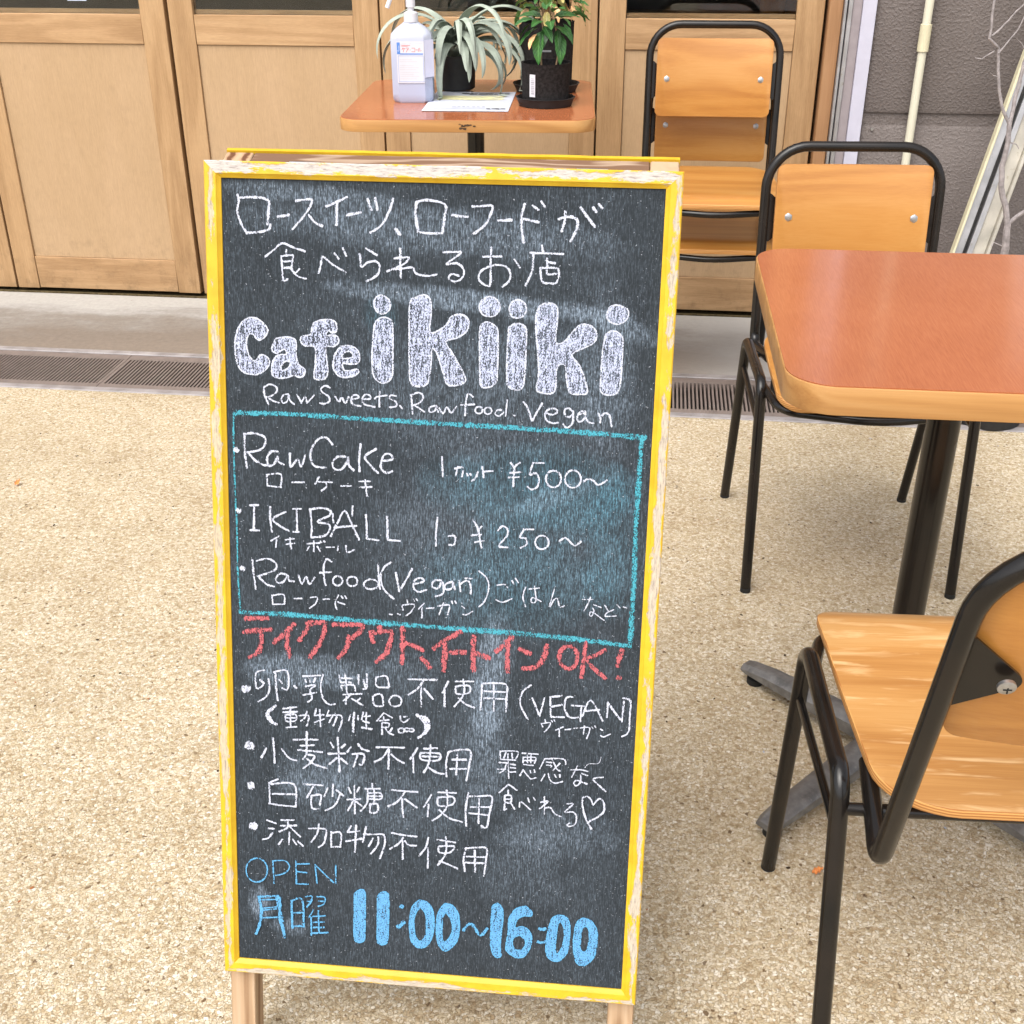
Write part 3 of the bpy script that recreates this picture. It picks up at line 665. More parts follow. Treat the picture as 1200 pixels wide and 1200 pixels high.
# handwriting
# handwriting in the board's own plane: tenths of a millimetre right of / above its lower left corner
STROKES = [
 ('line1', 'white', 2.56, '309,8278 322,8223 306,8128 334,8026 390,7928|330,8247 455,8258 601,8238 611,8152 597,8010|390,7925 507,7936 608,7963 625,8011|698,8083 751,8093 809,8102|876,8234 984,8251 1033,8244 999,8162 933,8074 840,7972|999,8107 1064,8038 1130,8009|1167,8190 1246,8223 1369,8281|1271,8224 1265,8020|1364,8117 1500,8144|1565,8270 1587,8209 1603,8170|1635,8280 1658,8172|1809,8277 1769,8159 1697,8032 1591,7962|1832,8005 1877,7948|2030,8254 2022,8136 2051,7976|2030,8251 2135,8273 2301,8236 2295,8110 2280,7974|2051,7981 2156,7971 2279,7977|2368,8145 2443,8134 2518,8132|2558,8226 2659,8233 2745,8236 2730,8155 2680,8061 2577,7979|2804,8107 2931,8113|3048,8263 3022,8146 3029,8029 3050,7911|3026,8129 3095,8118 3183,8100|3122,8249 3179,8212|3202,8289 3243,8235|3368,8135 3473,8158 3543,8127 3538,8043 3486,7937|3428,8207 3427,8123 3401,8022|3569,8244 3646,8146 3709,8073|3684,8247 3715,8206|3734,8278 3770,8241'),
 ('line2', 'white', 2.08, '570,7710 663,7782 739,7839 847,7803 960,7770|777,7780 776,7742|729,7720 736,7600 746,7491 790,7505|733,7720 829,7731 843,7715 825,7611|745,7667 820,7675|741,7608 825,7614|903,7605 861,7556|820,7611 877,7540 969,7514|1091,7571 1111,7635 1132,7724 1228,7655 1357,7587|1245,7762 1286,7709|1327,7812 1360,7739|1550,7815 1657,7755|1489,7763 1496,7719 1506,7640 1559,7681 1641,7699 1682,7661 1671,7589 1617,7539 1556,7510|1879,7826 1887,7552|1823,7731 1965,7743 1903,7673 1753,7608|1806,7627 1904,7639 2001,7650 2020,7608 2073,7584 2162,7578 2233,7594|2291,7801 2388,7807 2462,7806 2407,7757 2320,7691 2425,7703 2488,7648 2481,7579 2420,7534 2349,7553 2374,7602 2449,7587|2670,7773 2845,7778|2746,7860 2742,7698 2746,7519 2694,7512 2636,7558 2647,7627 2707,7672 2812,7701 2900,7678 2933,7619 2918,7550 2861,7500|2964,7756 3022,7682|3221,7891 3235,7829|3114,7820 3262,7819 3426,7818|3144,7813 3137,7659 3080,7517|3272,7774 3280,7689|3282,7740 3352,7731|3214,7687 3233,7560 3306,7545|3228,7683 3380,7681 3372,7556 3306,7545|3276,7664 3286,7627 3369,7636'),
 ('sub', 'white', 1.76, '539,6451 541,6382 581,6288|539,6457 597,6487 661,6462 660,6412 595,6365 550,6363|569,6364 633,6322 691,6309|782,6398 737,6390 711,6344 729,6307 768,6328 788,6392 794,6341 839,6299|865,6395 897,6346 909,6315|909,6315 948,6379 967,6317|967,6317 1038,6396|1198,6477 1153,6494 1109,6467 1121,6430 1185,6389 1191,6345 1146,6318 1095,6322|1248,6392 1287,6343 1312,6388 1350,6333 1382,6397|1407,6373 1477,6388 1471,6413 1427,6411 1407,6367 1427,6324 1503,6308|1515,6377 1598,6387 1591,6418 1547,6423 1515,6377 1541,6328 1643,6307|1692,6460 1687,6391 1687,6309|1642,6386 1667,6409 1762,6425|1851,6422 1800,6427 1788,6395 1851,6366 1851,6322 1788,6310|1889,6330 1915,6300|2000,6441 2009,6337 2016,6254|1993,6437 2077,6465 2119,6425 2089,6372 2026,6338|2036,6338 2132,6280|2246,6347 2184,6324 2184,6282 2236,6295 2250,6343 2268,6281|2278,6323 2316,6271 2351,6335 2394,6280 2445,6345|2605,6445 2557,6474 2537,6401 2530,6259|2486,6361 2621,6373|2674,6351 2688,6344 2697,6332 2699,6318 2695,6303 2685,6292 2670,6286 2654,6287 2641,6293 2632,6305 2629,6320 2633,6334 2644,6345 2658,6351 2674,6351|2763,6348 2777,6342 2786,6330 2789,6315 2785,6301 2774,6290 2760,6284 2744,6284 2730,6291 2721,6303 2718,6317 2723,6332 2733,6343 2748,6349 2763,6348|2886,6328 2841,6326 2825,6288 2863,6269 2908,6308|2937,6428 2925,6272|3004,6285 3016,6282'),
 ('sub', 'white', 1.92, '3094,6417 3139,6357 3182,6237|3187,6238 3227,6322 3277,6411|3314,6320 3372,6304 3420,6325 3418,6354 3370,6366 3323,6340 3306,6286 3336,6239 3385,6222 3438,6229|3567,6346 3533,6373 3495,6357 3497,6314 3536,6286 3574,6312|3574,6351 3578,6259 3559,6205 3516,6184 3486,6217|3626,6317 3649,6344 3692,6351 3699,6293 3730,6246 3778,6239|3692,6332 3640,6318 3618,6290 3629,6252 3662,6253 3694,6293|3821,6337 3842,6290 3840,6246|3838,6290 3878,6339 3917,6331 3938,6284 3951,6213'),
 ('box', 'teal', 5.60, '243,6188 795,6202 1307,6190 2137,6175 2991,6162 3735,6144 4277,6118|251,4134 770,4137 1656,4108 2532,4088 3398,4068 4238,4012|4245,6109 4241,5724 4235,5214 4245,4695 4238,4012'),
 ('box', 'teal', 2.08, '226,6195 219,5879 224,5359 234,5007 233,4560 251,4134'),
 ('rawcake', 'white', 4.80, '235,5828 257,5812'),
 ('rawcake', 'white', 2.24, '334,5978 330,5815 350,5644|325,5983 429,5995 533,5962 540,5893 487,5831 356,5799|365,5800 442,5717 528,5678 572,5688|669,5822 600,5819 560,5757 571,5680 624,5691 668,5770 676,5719 728,5692|790,5810 797,5673 867,5754 901,5678 945,5800|1221,5915 1161,5981 1084,5969 1015,5880 997,5777 1039,5693 1151,5681|1350,5802 1272,5798 1221,5736 1238,5676 1306,5671 1367,5751 1375,5803 1384,5718 1435,5668|1503,5936 1487,5799 1492,5659|1657,5892 1546,5811 1598,5728 1680,5651|1726,5776 1820,5798 1802,5844 1743,5842 1709,5767 1709,5698 1761,5658 1820,5678'),
 ('rawcake', 'white', 1.76, '552,5584 556,5471|561,5584 697,5594 690,5460|559,5471 699,5461|807,5518 934,5524|1082,5588 1043,5512|1073,5536 1216,5537|1154,5529 1159,5491 1107,5446|1303,5504 1409,5509|1487,5559 1599,5568|1492,5499 1616,5510|1547,5579 1565,5416'),
 ('prices', 'white', 1.92, '2311,5846 2317,5747 2324,5648|2441,5733 2520,5746 2512,5656|2470,5754 2452,5664|2560,5689 2570,5669|2594,5690 2600,5675|2668,5713 2650,5653 2611,5617|2710,5765 2728,5657|2727,5716 2815,5726|2988,5817 3029,5764|3080,5822 3029,5764 3021,5581|2985,5715 3083,5727|2973,5668 3080,5679|3208,5828 3177,5708 3235,5726 3270,5673 3259,5593 3202,5560 3162,5588|3212,5824 3313,5829|3431,5755 3460,5738 3480,5709 3486,5673 3478,5637 3456,5609 3426,5594 3393,5595 3364,5612 3344,5642 3338,5678 3347,5714 3368,5742 3398,5757 3431,5755|3622,5768 3652,5750 3673,5719 3680,5681 3671,5644 3649,5615 3617,5599 3583,5600 3552,5618 3531,5649 3525,5687 3533,5725 3556,5754 3587,5769 3622,5768|3704,5664 3751,5691 3800,5678 3850,5637 3931,5688|2277,5233 2264,5080 2266,4941|2388,5046 2454,5053 2450,4967 2396,4960|2630,5231 2681,5142 2722,4945|2720,5165 2692,5123|2619,5068 2718,5083|2655,4999 2744,5020|2880,5132 2928,5179 2978,5148 2971,5076 2894,4975 2984,4965|3136,5150 3103,5073 3159,5066 3171,5006 3112,4966|3136,5156 3235,5161|3339,5101 3365,5087 3383,5062 3389,5032 3381,5003 3361,4979 3334,4966 3304,4967 3278,4981 3260,5006 3255,5036 3263,5065 3282,5089 3309,5101 3339,5101|3490,5053 3552,5091 3613,5039 3653,5021 3706,5064'),
 ('ikiball', 'white', 5.20, '244,5205 263,5194|275,4607 293,4590'),
 ('ikiball', 'white', 2.24, '372,5261 460,5269|416,5263 411,5007|372,5005 464,5005|582,5257 580,5131 596,4999|739,5213 607,5132 693,5057 772,5017|815,5248 897,5252|853,5246 854,5013|816,5011 872,5013|989,5257 1005,5100 999,4976|984,5248 1097,5271 1193,5250 1184,5197 1061,5129 1175,5108 1187,5047 1130,4983 999,4962|1200,4986 1270,5131 1340,5253 1409,5129 1488,4963|1235,5076 1340,5091 1461,5106|1556,5224 1565,5111 1566,4979|1566,4979 1687,4968|1772,5218 1777,4978|1777,4978 1903,4974|1219,5216 1227,5129|1423,5305 1418,5208'),
 ('ikiball', 'white', 1.60, '666,4959 582,4904|642,4918 634,4841|735,4923 824,4940|740,4877 828,4893|780,4947 792,4832|955,4894 1086,4910|1025,4928 1024,4818|976,4868 954,4823|1060,4873 1091,4821|1092,4928 1104,4914|1127,4933 1139,4921|1151,4869 1235,4873|1273,4893 1270,4840|1354,4897 1366,4827 1441,4858'),
 ('rawfood', 'white', 2.08, '387,4694 399,4551 417,4389|432,4688 547,4717 631,4672 616,4599 446,4527|446,4527 525,4450 610,4427|740,4561 669,4566 629,4510 650,4466 712,4487 754,4553 766,4499 819,4493|864,4559 898,4471 943,4549 978,4472 1031,4550|1208,4721 1155,4745 1125,4663 1128,4556 1145,4470|1084,4598 1207,4614|1283,4573 1302,4563 1315,4545 1318,4523 1311,4501 1296,4484 1276,4475 1254,4475 1235,4485 1223,4503 1220,4525 1226,4547 1241,4564 1262,4573 1283,4573|1434,4576 1454,4566 1467,4548 1470,4526 1464,4504 1448,4487 1426,4478 1402,4478 1382,4488 1369,4506 1365,4528 1372,4550 1388,4567 1410,4576 1434,4576|1634,4558 1662,4548 1681,4530 1686,4508 1676,4485 1654,4467 1624,4457 1591,4457 1563,4467 1544,4485 1539,4507 1549,4530 1571,4548 1601,4558 1634,4558|1680,4729 1689,4587 1704,4462|1819,4751 1741,4688 1710,4588 1742,4465 1844,4366|1863,4644 1882,4550 1899,4456|1899,4449 1979,4591 2029,4694|2054,4536 2146,4565 2130,4600 2067,4584 2045,4500 2097,4455 2178,4483|2326,4587 2257,4583 2230,4522 2293,4502 2338,4576 2347,4457 2271,4417|2441,4582 2373,4554 2369,4499 2431,4510 2446,4575 2466,4500|2506,4597 2522,4484|2511,4555 2579,4601 2617,4568 2628,4466|2567,4624 2636,4623'),
 ('rawfood', 'white', 1.60, '586,4336 593,4236|591,4330 710,4348 714,4252|593,4236 714,4247|817,4313 897,4317|985,4331 1056,4339 1038,4271 976,4218|1118,4321 1183,4328|1277,4375 1242,4292 1259,4220|1268,4302 1342,4280|1304,4368 1321,4342|1342,4370 1360,4344'),
 ('rawfood', 'white', 1.44, '2703,4707 2785,4636 2806,4531 2768,4398 2712,4335|2889,4571 2969,4581 2993,4549|2882,4417 2951,4397 3042,4438|3036,4627 3056,4592|3070,4652 3101,4607|3175,4564 3151,4468 3181,4363|3203,4547 3312,4565|3265,4581 3282,4428 3237,4414 3247,4462 3335,4426|3470,4592 3421,4377 3463,4450 3497,4464 3523,4383 3568,4397'),
 ('rawfood', 'white', 1.20, '3745,4472 3851,4476|3825,4499 3797,4419 3768,4355|3860,4423 3935,4399|3851,4389 3865,4357 3844,4304 3822,4317 3832,4346 3864,4341 3900,4315 3970,4267|3970,4426 4008,4362|4060,4383 3998,4350 3978,4319 3993,4309 4091,4321|4089,4436 4122,4405|4153,4418 4189,4409'),
 ('rawfood', 'white', 1.52, '1982,4365 1987,4329|1931,4297 1941,4254|1936,4307 2052,4321 2029,4248 1972,4196|2047,4376 2056,4357|2074,4382 2086,4364|2156,4339 2099,4276|2134,4294 2135,4182|2180,4288 2261,4297|2296,4318 2411,4335 2397,4233|2353,4355 2309,4228|2434,4379 2446,4351|2468,4381 2480,4358|2539,4332 2567,4310|2650,4284 2587,4244 2552,4247|1801,4203 1831,4200|1885,4215 1913,4205'),
 ('takeout', 'pink', 5.60, '304,4069 411,4079 537,4087|279,3924 409,3947 571,3964|472,3936 464,3806 423,3702 340,3654|814,4039 714,3932 596,3829|741,3925 739,3805 765,3680|974,4067 929,3964 865,3868|947,4056 1054,4068 1134,4067 1116,3938 1053,3806 971,3693|1223,4058 1374,4067 1524,4072 1480,3979 1382,3909|1382,3945 1365,3825 1275,3705|1700,4065 1710,4002|1613,4001 1631,3896|1621,3996 1815,4017 1799,3870 1764,3776 1667,3687|1938,4070 1940,3879 1933,3686|1957,3907 2045,3885 2151,3841|2141,3757 2224,3659|2533,4061 2383,3967 2263,3867|2372,3942 2374,3796 2365,3636|2432,3836 2583,3846|2666,4020 2665,3839 2674,3656|2688,3840 2829,3800|3058,4037 2987,3956 2896,3877|3017,3957 3014,3812 3023,3666|3138,3917 3243,3875|3413,3970 3372,3810 3294,3732 3175,3708|4162,3968 4141,3883 4129,3798|4137,3677 4156,3673'),
 ('takeout', 'pink', 4.48, '3653,3974 3689,3950 3714,3907 3722,3854 3712,3802 3686,3761 3649,3739 3608,3741 3571,3765 3547,3808 3539,3861 3549,3913 3575,3954 3612,3976 3653,3974|3799,4030 3785,3836 3770,3653|3996,3958 3897,3891 3807,3850 3891,3758 4010,3657'),
 ('vegan', 'white', 8.00, '273,3293 297,3310 315,3302'),
 ('vegan', 'white', 2.00, '495,3520 404,3482 410,3317 480,3356|445,3414 489,3375|536,3429 543,3307 496,3219 422,3171|591,3507 736,3526 739,3329 679,3339|609,3499 616,3331 632,3196|650,3427 680,3388|806,3371 833,3345|898,3480 1086,3502|924,3445 933,3417|969,3457 974,3420|1032,3470 1014,3422|924,3370 1032,3392 977,3336 995,3243 949,3202|901,3274 1040,3312|1113,3513 1086,3380 1112,3251 1175,3189 1238,3199|1280,3516 1295,3446|1290,3486 1421,3490|1295,3441 1406,3443|1343,3535 1353,3450 1363,3319|1300,3401 1314,3356|1304,3406 1431,3420 1450,3355|1484,3534 1484,3433|1571,3550 1571,3404 1532,3381|1537,3482 1557,3403|1324,3306 1518,3329|1406,3322 1363,3268 1324,3240|1358,3288 1353,3206|1411,3271 1528,3203|1503,3278 1460,3239|1668,3521 1677,3419 1802,3418|1668,3515 1774,3537 1805,3424|1633,3313 1651,3212 1741,3208|1633,3313 1722,3338 1746,3218|1889,3331 1914,3320 1930,3299 1934,3273 1926,3247 1907,3226 1880,3215 1852,3215 1827,3226 1811,3247 1806,3273 1815,3299 1834,3320 1860,3332 1889,3331'),
 ('vegan', 'white', 2.08, '2003,3519 2301,3532|2158,3515 2104,3426 2005,3350|2136,3463 2139,3230|2166,3430 2260,3320|2416,3523 2358,3396|2380,3433 2383,3247|2488,3528 2675,3540|2496,3475 2506,3394 2634,3414 2628,3490 2500,3475|2569,3556 2579,3399 2483,3253|2525,3349 2603,3285 2692,3256|2763,3515 2762,3388 2752,3237|2774,3523 3003,3531 3018,3382 3016,3231|2787,3441 3001,3446|2789,3367 3008,3370|2883,3523 2891,3234|3265,3537 3180,3462 3162,3322 3244,3165|3280,3399 3320,3310 3363,3208|3363,3208 3385,3314 3404,3408|3464,3423 3476,3209|3476,3209 3614,3214|3469,3424 3583,3443|3479,3320 3587,3346|3691,3438 3627,3423 3616,3306 3668,3217 3755,3223|3684,3346 3814,3347|3782,3341 3778,3179|3797,3238 3876,3416 4005,3199|3827,3298 3967,3319|4046,3243 4049,3405|4049,3405 4119,3306 4199,3207|4199,3207 4210,3427|4197,3460 4274,3431 4276,3259 4270,3096 4207,3046'),
 ('vegan', 'white', 1.44, '3419,3177 3426,3143|3381,3133 3400,3094|3388,3128 3474,3146 3455,3086 3417,3042|3484,3170 3496,3155|3512,3179 3522,3161|3607,3109 3532,3068|3568,3083 3572,3001|3625,3080 3684,3088|3716,3100 3755,3107|3781,3109 3879,3116 3851,2997|3823,3135 3817,3042|3900,3129 3911,3113|3927,3142 3939,3125|3987,3112 4010,3097|4091,3065 4024,3028 3991,3042'),
 ('animal', 'white', 2.72, '609,3138 530,3070 511,3021 555,2958 619,2929|576,3102 529,3038 574,2949'),
 ('animal', 'white', 1.92, '685,3109 831,3138|685,3071 839,3085|712,3044 821,3052 815,2985 716,2974 712,3044|720,3011 815,3017|762,3133 765,2915|719,2902 829,2919|857,3045 953,3051 947,2975 934,2936|939,3098 920,3030 875,2985|1039,3133 1020,3056|1020,3056 1120,3072|1075,3126 1083,2937|1020,2980 1120,3025|1171,3123 1147,3055|1156,3065 1301,3075 1301,2980 1273,2902|1210,3059 1174,2990|1256,3057 1219,2956|1400,3091 1382,3024|1481,3087 1481,3040|1535,3129 1517,3042|1535,3081 1607,3091|1566,3126 1567,2946|1530,3029 1598,3015|1750,3134 1679,3044|1750,3134 1840,3088|1750,3091 1750,3058|1706,3046 1804,3062|1733,3019 1733,2896|1737,3024 1804,3024 1796,2981 1742,2977|1760,2979 1805,2920 1855,2900|1841,2975 1818,2938|1925,3113 1929,3071 1965,3045 2010,3087|1960,3106 1991,3112|1944,2978 1956,2973 1964,2964 1966,2953 1962,2942 1953,2933 1940,2928 1926,2928 1914,2933 1906,2942 1904,2953 1908,2964 1917,2973 1930,2978 1944,2978|1998,2985 2007,2981 2013,2975 2014,2967 2011,2958 2004,2952 1995,2948 1984,2948 1975,2951 1970,2958 1968,2966 1971,2974 1978,2981 1988,2985 1998,2985|2049,2983 2059,2979 2065,2973 2067,2966 2064,2958 2056,2951 2046,2948 2035,2948 2025,2951 2019,2957 2017,2965 2020,2973 2028,2979 2038,2983 2049,2983'),
 ('animal', 'white', 2.56, '1440,3117 1431,3008 1431,2904|1522,2958 1625,2946'),
 ('animal', 'white', 3.20, '2094,3138 2161,3086 2193,3023 2172,2936 2115,2885|2134,3122 2197,3108 2224,3044 2216,2987 2181,2937|2161,3096 2206,3052 2203,2976'),
 ('flour', 'white', 9.60, '303,2676 323,2671 337,2679'),
 ('flour', 'white', 2.24, '503,2654 445,2545|573,2775 585,2624 587,2494|668,2659 742,2563 824,2540|793,2771 923,2783 1053,2790|937,2872 932,2627|867,2709 1011,2726|839,2660 1100,2654|928,2612 1017,2604 969,2521 892,2458|935,2617 893,2559|935,2570 1016,2510 1147,2476|1189,2768 1220,2713|1345,2757 1304,2718|1161,2639 1345,2657|1264,2830 1277,2630 1283,2443|1256,2600 1174,2522|1297,2596 1370,2543|1406,2733 1366,2673|1481,2774 1522,2720 1597,2699|1420,2655 1542,2661 1529,2550 1495,2545|1474,2644 1434,2512|1674,2749 1824,2760 1974,2765|1803,2740 1739,2637 1654,2581|1807,2741 1804,2513|1832,2682 1897,2626 1968,2593|2109,2770 2032,2643|2060,2676 2069,2494|2173,2767 2314,2784|2138,2719 2336,2726 2323,2649 2153,2645 2138,2719|2138,2681 2330,2690|2243,2817 2231,2620 2176,2502|2211,2573 2311,2512 2390,2503|2428,2740 2409,2618 2418,2474|2428,2747 2505,2775 2660,2779 2650,2605 2625,2444|2472,2667 2620,2678|2452,2563 2622,2576|2527,2724 2517,2504'),
 ('sugar', 'white', 8.80, '319,2218 336,2220'),
 ('sugar', 'white', 2.16, '622,2314 524,2263|524,2263 530,2035|545,2250 794,2268 812,2020|557,2141 820,2153|520,2027 652,2015 812,2013|898,2276 1001,2277 1104,2277|1001,2255 931,2125|979,2150 985,2011 1061,2010|979,2150 1083,2166 1068,2047|1159,2252 1117,2146|1214,2300 1207,2160|1248,2237 1324,2176|1290,2196 1234,2060 1130,1993|1379,2275 1406,2212|1495,2284 1468,2231|1365,2136 1509,2154|1441,2302 1448,1980|1434,2133 1372,2011|1461,2121 1523,2074|1632,2338 1635,2295|1557,2274 1714,2286|1584,2269 1578,2115 1509,2015|1598,2226 1721,2236 1728,2170 1598,2161|1584,2192 1735,2203|1653,2267 1653,2114|1612,2103 1612,2008 1688,2021 1687,2109 1612,2103|1839,2283 1971,2278 2115,2279|1979,2266 1901,2153 1803,2091|1951,2187 1956,2080 1967,1980|1979,2189 2110,2099|2265,2265 2181,2112|2231,2147 2226,2008|2329,2292 2521,2299|2330,2231 2338,2140 2488,2167 2487,2251 2330,2231|2421,2322 2431,2162 2376,2050 2277,1965|2346,2094 2448,2010 2592,1974|2649,2309 2625,2116 2636,1931|2657,2271 2770,2280 2898,2282 2875,2089 2850,1933 2793,1947|2674,2150 2873,2165|2661,2080 2868,2073|2764,2249 2763,1972'),
 ('additive', 'white', 9.60, '329,1753 348,1751 359,1748'),
 ('additive', 'white', 2.16, '493,1833 594,1803|509,1737 572,1739|443,1605 507,1625 550,1688|650,1845 789,1856|642,1777 817,1794|720,1843 719,1768 627,1709|733,1784 857,1667|739,1710 730,1567|661,1622 618,1558|773,1631 814,1574|829,1613 887,1560|949,1771 1053,1780 1136,1771 1129,1681 1107,1605 1052,1563|1060,1832 1039,1719 975,1617|1192,1753 1191,1574|1205,1740 1295,1747 1291,1590|1191,1574 1295,1587|1406,1837 1365,1760|1385,1761 1496,1785|1461,1849 1448,1535|1351,1654 1524,1698|1569,1840 1533,1657|1541,1752 1650,1756 1759,1761 1767,1645 1717,1483|1643,1713 1599,1615|1701,1733 1694,1639 1621,1531|1843,1791 1976,1774 2114,1769|1969,1747 1919,1672 1825,1602|1962,1707 1964,1495|1984,1709 2028,1665 2108,1664|2236,1768 2209,1649 2138,1549|2235,1651 2234,1415|2330,1752 2525,1733|2346,1667 2354,1606 2470,1615 2511,1689 2353,1676|2423,1791 2424,1603 2342,1455|2356,1504 2443,1479 2552,1433|2641,1683 2615,1556 2632,1408|2627,1674 2741,1691 2856,1693 2852,1544 2835,1370|2643,1582 2851,1591|2630,1510 2824,1518|2731,1659 2741,1409'),
 ('guilt', 'white', 1.60, '2969,2800 2973,2712|2980,2801 3151,2807 3137,2729|2977,2709 3132,2711|3030,2787 3010,2726|3052,2776 3054,2723|3091,2785 3098,2726|2961,2673 3044,2675|3039,2675 3019,2596 2970,2557|3055,2694 3066,2504|2947,2597 3030,2603|3078,2666 3133,2658|3079,2624 3134,2622|3075,2576 3136,2581|3195,2793 3361,2793|3208,2752 3210,2687|3208,2746 3335,2755 3326,2690|3215,2713 3330,2722|3251,2785 3254,2690|3289,2787 3290,2693|3216,2670 3316,2665|3212,2610 3181,2542|3212,2610 3276,2532 3298,2515 3348,2531|3284,2609 3294,2580|3328,2619 3335,2589|3428,2747 3620,2760 3650,2701|3429,2738 3383,2634|3452,2713 3507,2712|3453,2681 3503,2679 3498,2661|3511,2744 3559,2647 3595,2624|3589,2709 3521,2627|3440,2579 3404,2499|3473,2588 3498,2512 3554,2487 3625,2510|3539,2581 3557,2552|3594,2585 3595,2555|3702,2646 3800,2653|3771,2692 3716,2564|3811,2654 3878,2641|3818,2613 3880,2594|3808,2594 3806,2511 3764,2472 3741,2500 3772,2533 3878,2499|4039,2588 3936,2562 3993,2501 4073,2430|3062,2432 2970,2335|3068,2435 3158,2379|3064,2372 3065,2325|3032,2310 3032,2141|3036,2310 3099,2309 3094,2230 3046,2233|3045,2269 3095,2273|3096,2231 3141,2162|3032,2141 3053,2161|3187,2189 3201,2251 3304,2168|3272,2298 3290,2251|3333,2309 3348,2280|3443,2329 3450,2131|3407,2260 3484,2278 3398,2187|3448,2197 3509,2208 3556,2145 3623,2117|3678,2263 3745,2268 3660,2171 3743,2178 3784,2127 3771,2041 3716,2013 3688,2023 3715,2049'),
 ('guilt', 'white', 1.92, '3841,2347 3890,2363 3930,2318 3949,2271|3949,2271 4011,2348 4057,2304 4062,2208 3999,2137 3913,2076 3944,2000|3841,2347 3838,2275 3865,2157 3903,2064 3944,2000'),
 ('guilt', 'white', 0.72, '3848,2680 3885,2724 3983,2737 4007,2809'),
 ('open', 'blue', 1.76, '411,1375 455,1347 484,1298 490,1236 474,1175 438,1125 388,1098 336,1099 291,1126 263,1176 256,1238 273,1299 309,1348 359,1375 411,1375|552,1362 557,1234 562,1097|566,1363 686,1373 734,1309 684,1229 571,1190|805,1383 809,1111|809,1111 939,1117|812,1346 952,1360|818,1256 923,1252|1015,1355 1035,1137|1022,1348 1120,1250 1217,1160|1239,1366 1242,1154'),
 ('monday', 'blue', 3.36, '389,922 415,778 398,606 352,470|403,923 602,948'),
 ('monday', 'blue', 4.80, '602,940 619,796 634,658 671,459'),
 ('monday', 'blue', 1.76, '424,887 581,908|437,788 593,817|436,764 586,793|420,670 592,693'),
 ('monday', 'blue', 2.40, '751,907 758,576|758,907 871,925 882,602|763,762 877,772|761,599 889,611'),
 ('monday', 'blue', 1.92, '907,966 977,980 970,918 920,845|927,914 963,910|1034,977 1118,976 1111,899 1047,863|1047,925 1104,929|990,812 940,716|968,733 967,509|961,733 1124,755|989,666 1109,681|989,604 1109,615|974,533 1151,556|1047,810 1052,548'),
 ('hours', 'blue', 5.20, '1953,940 1964,934'),
 ('hours', 'blue', 4.80, '1984,758 1951,709 1918,692'),
 ('hours', 'blue', 3.52, '2632,712 2682,789 2733,785 2778,708 2823,672 2886,758'),
 ('hours', 'blue', 3.60, '3443,807 3479,795 3508,813|3434,649 3473,641 3510,656'),
]
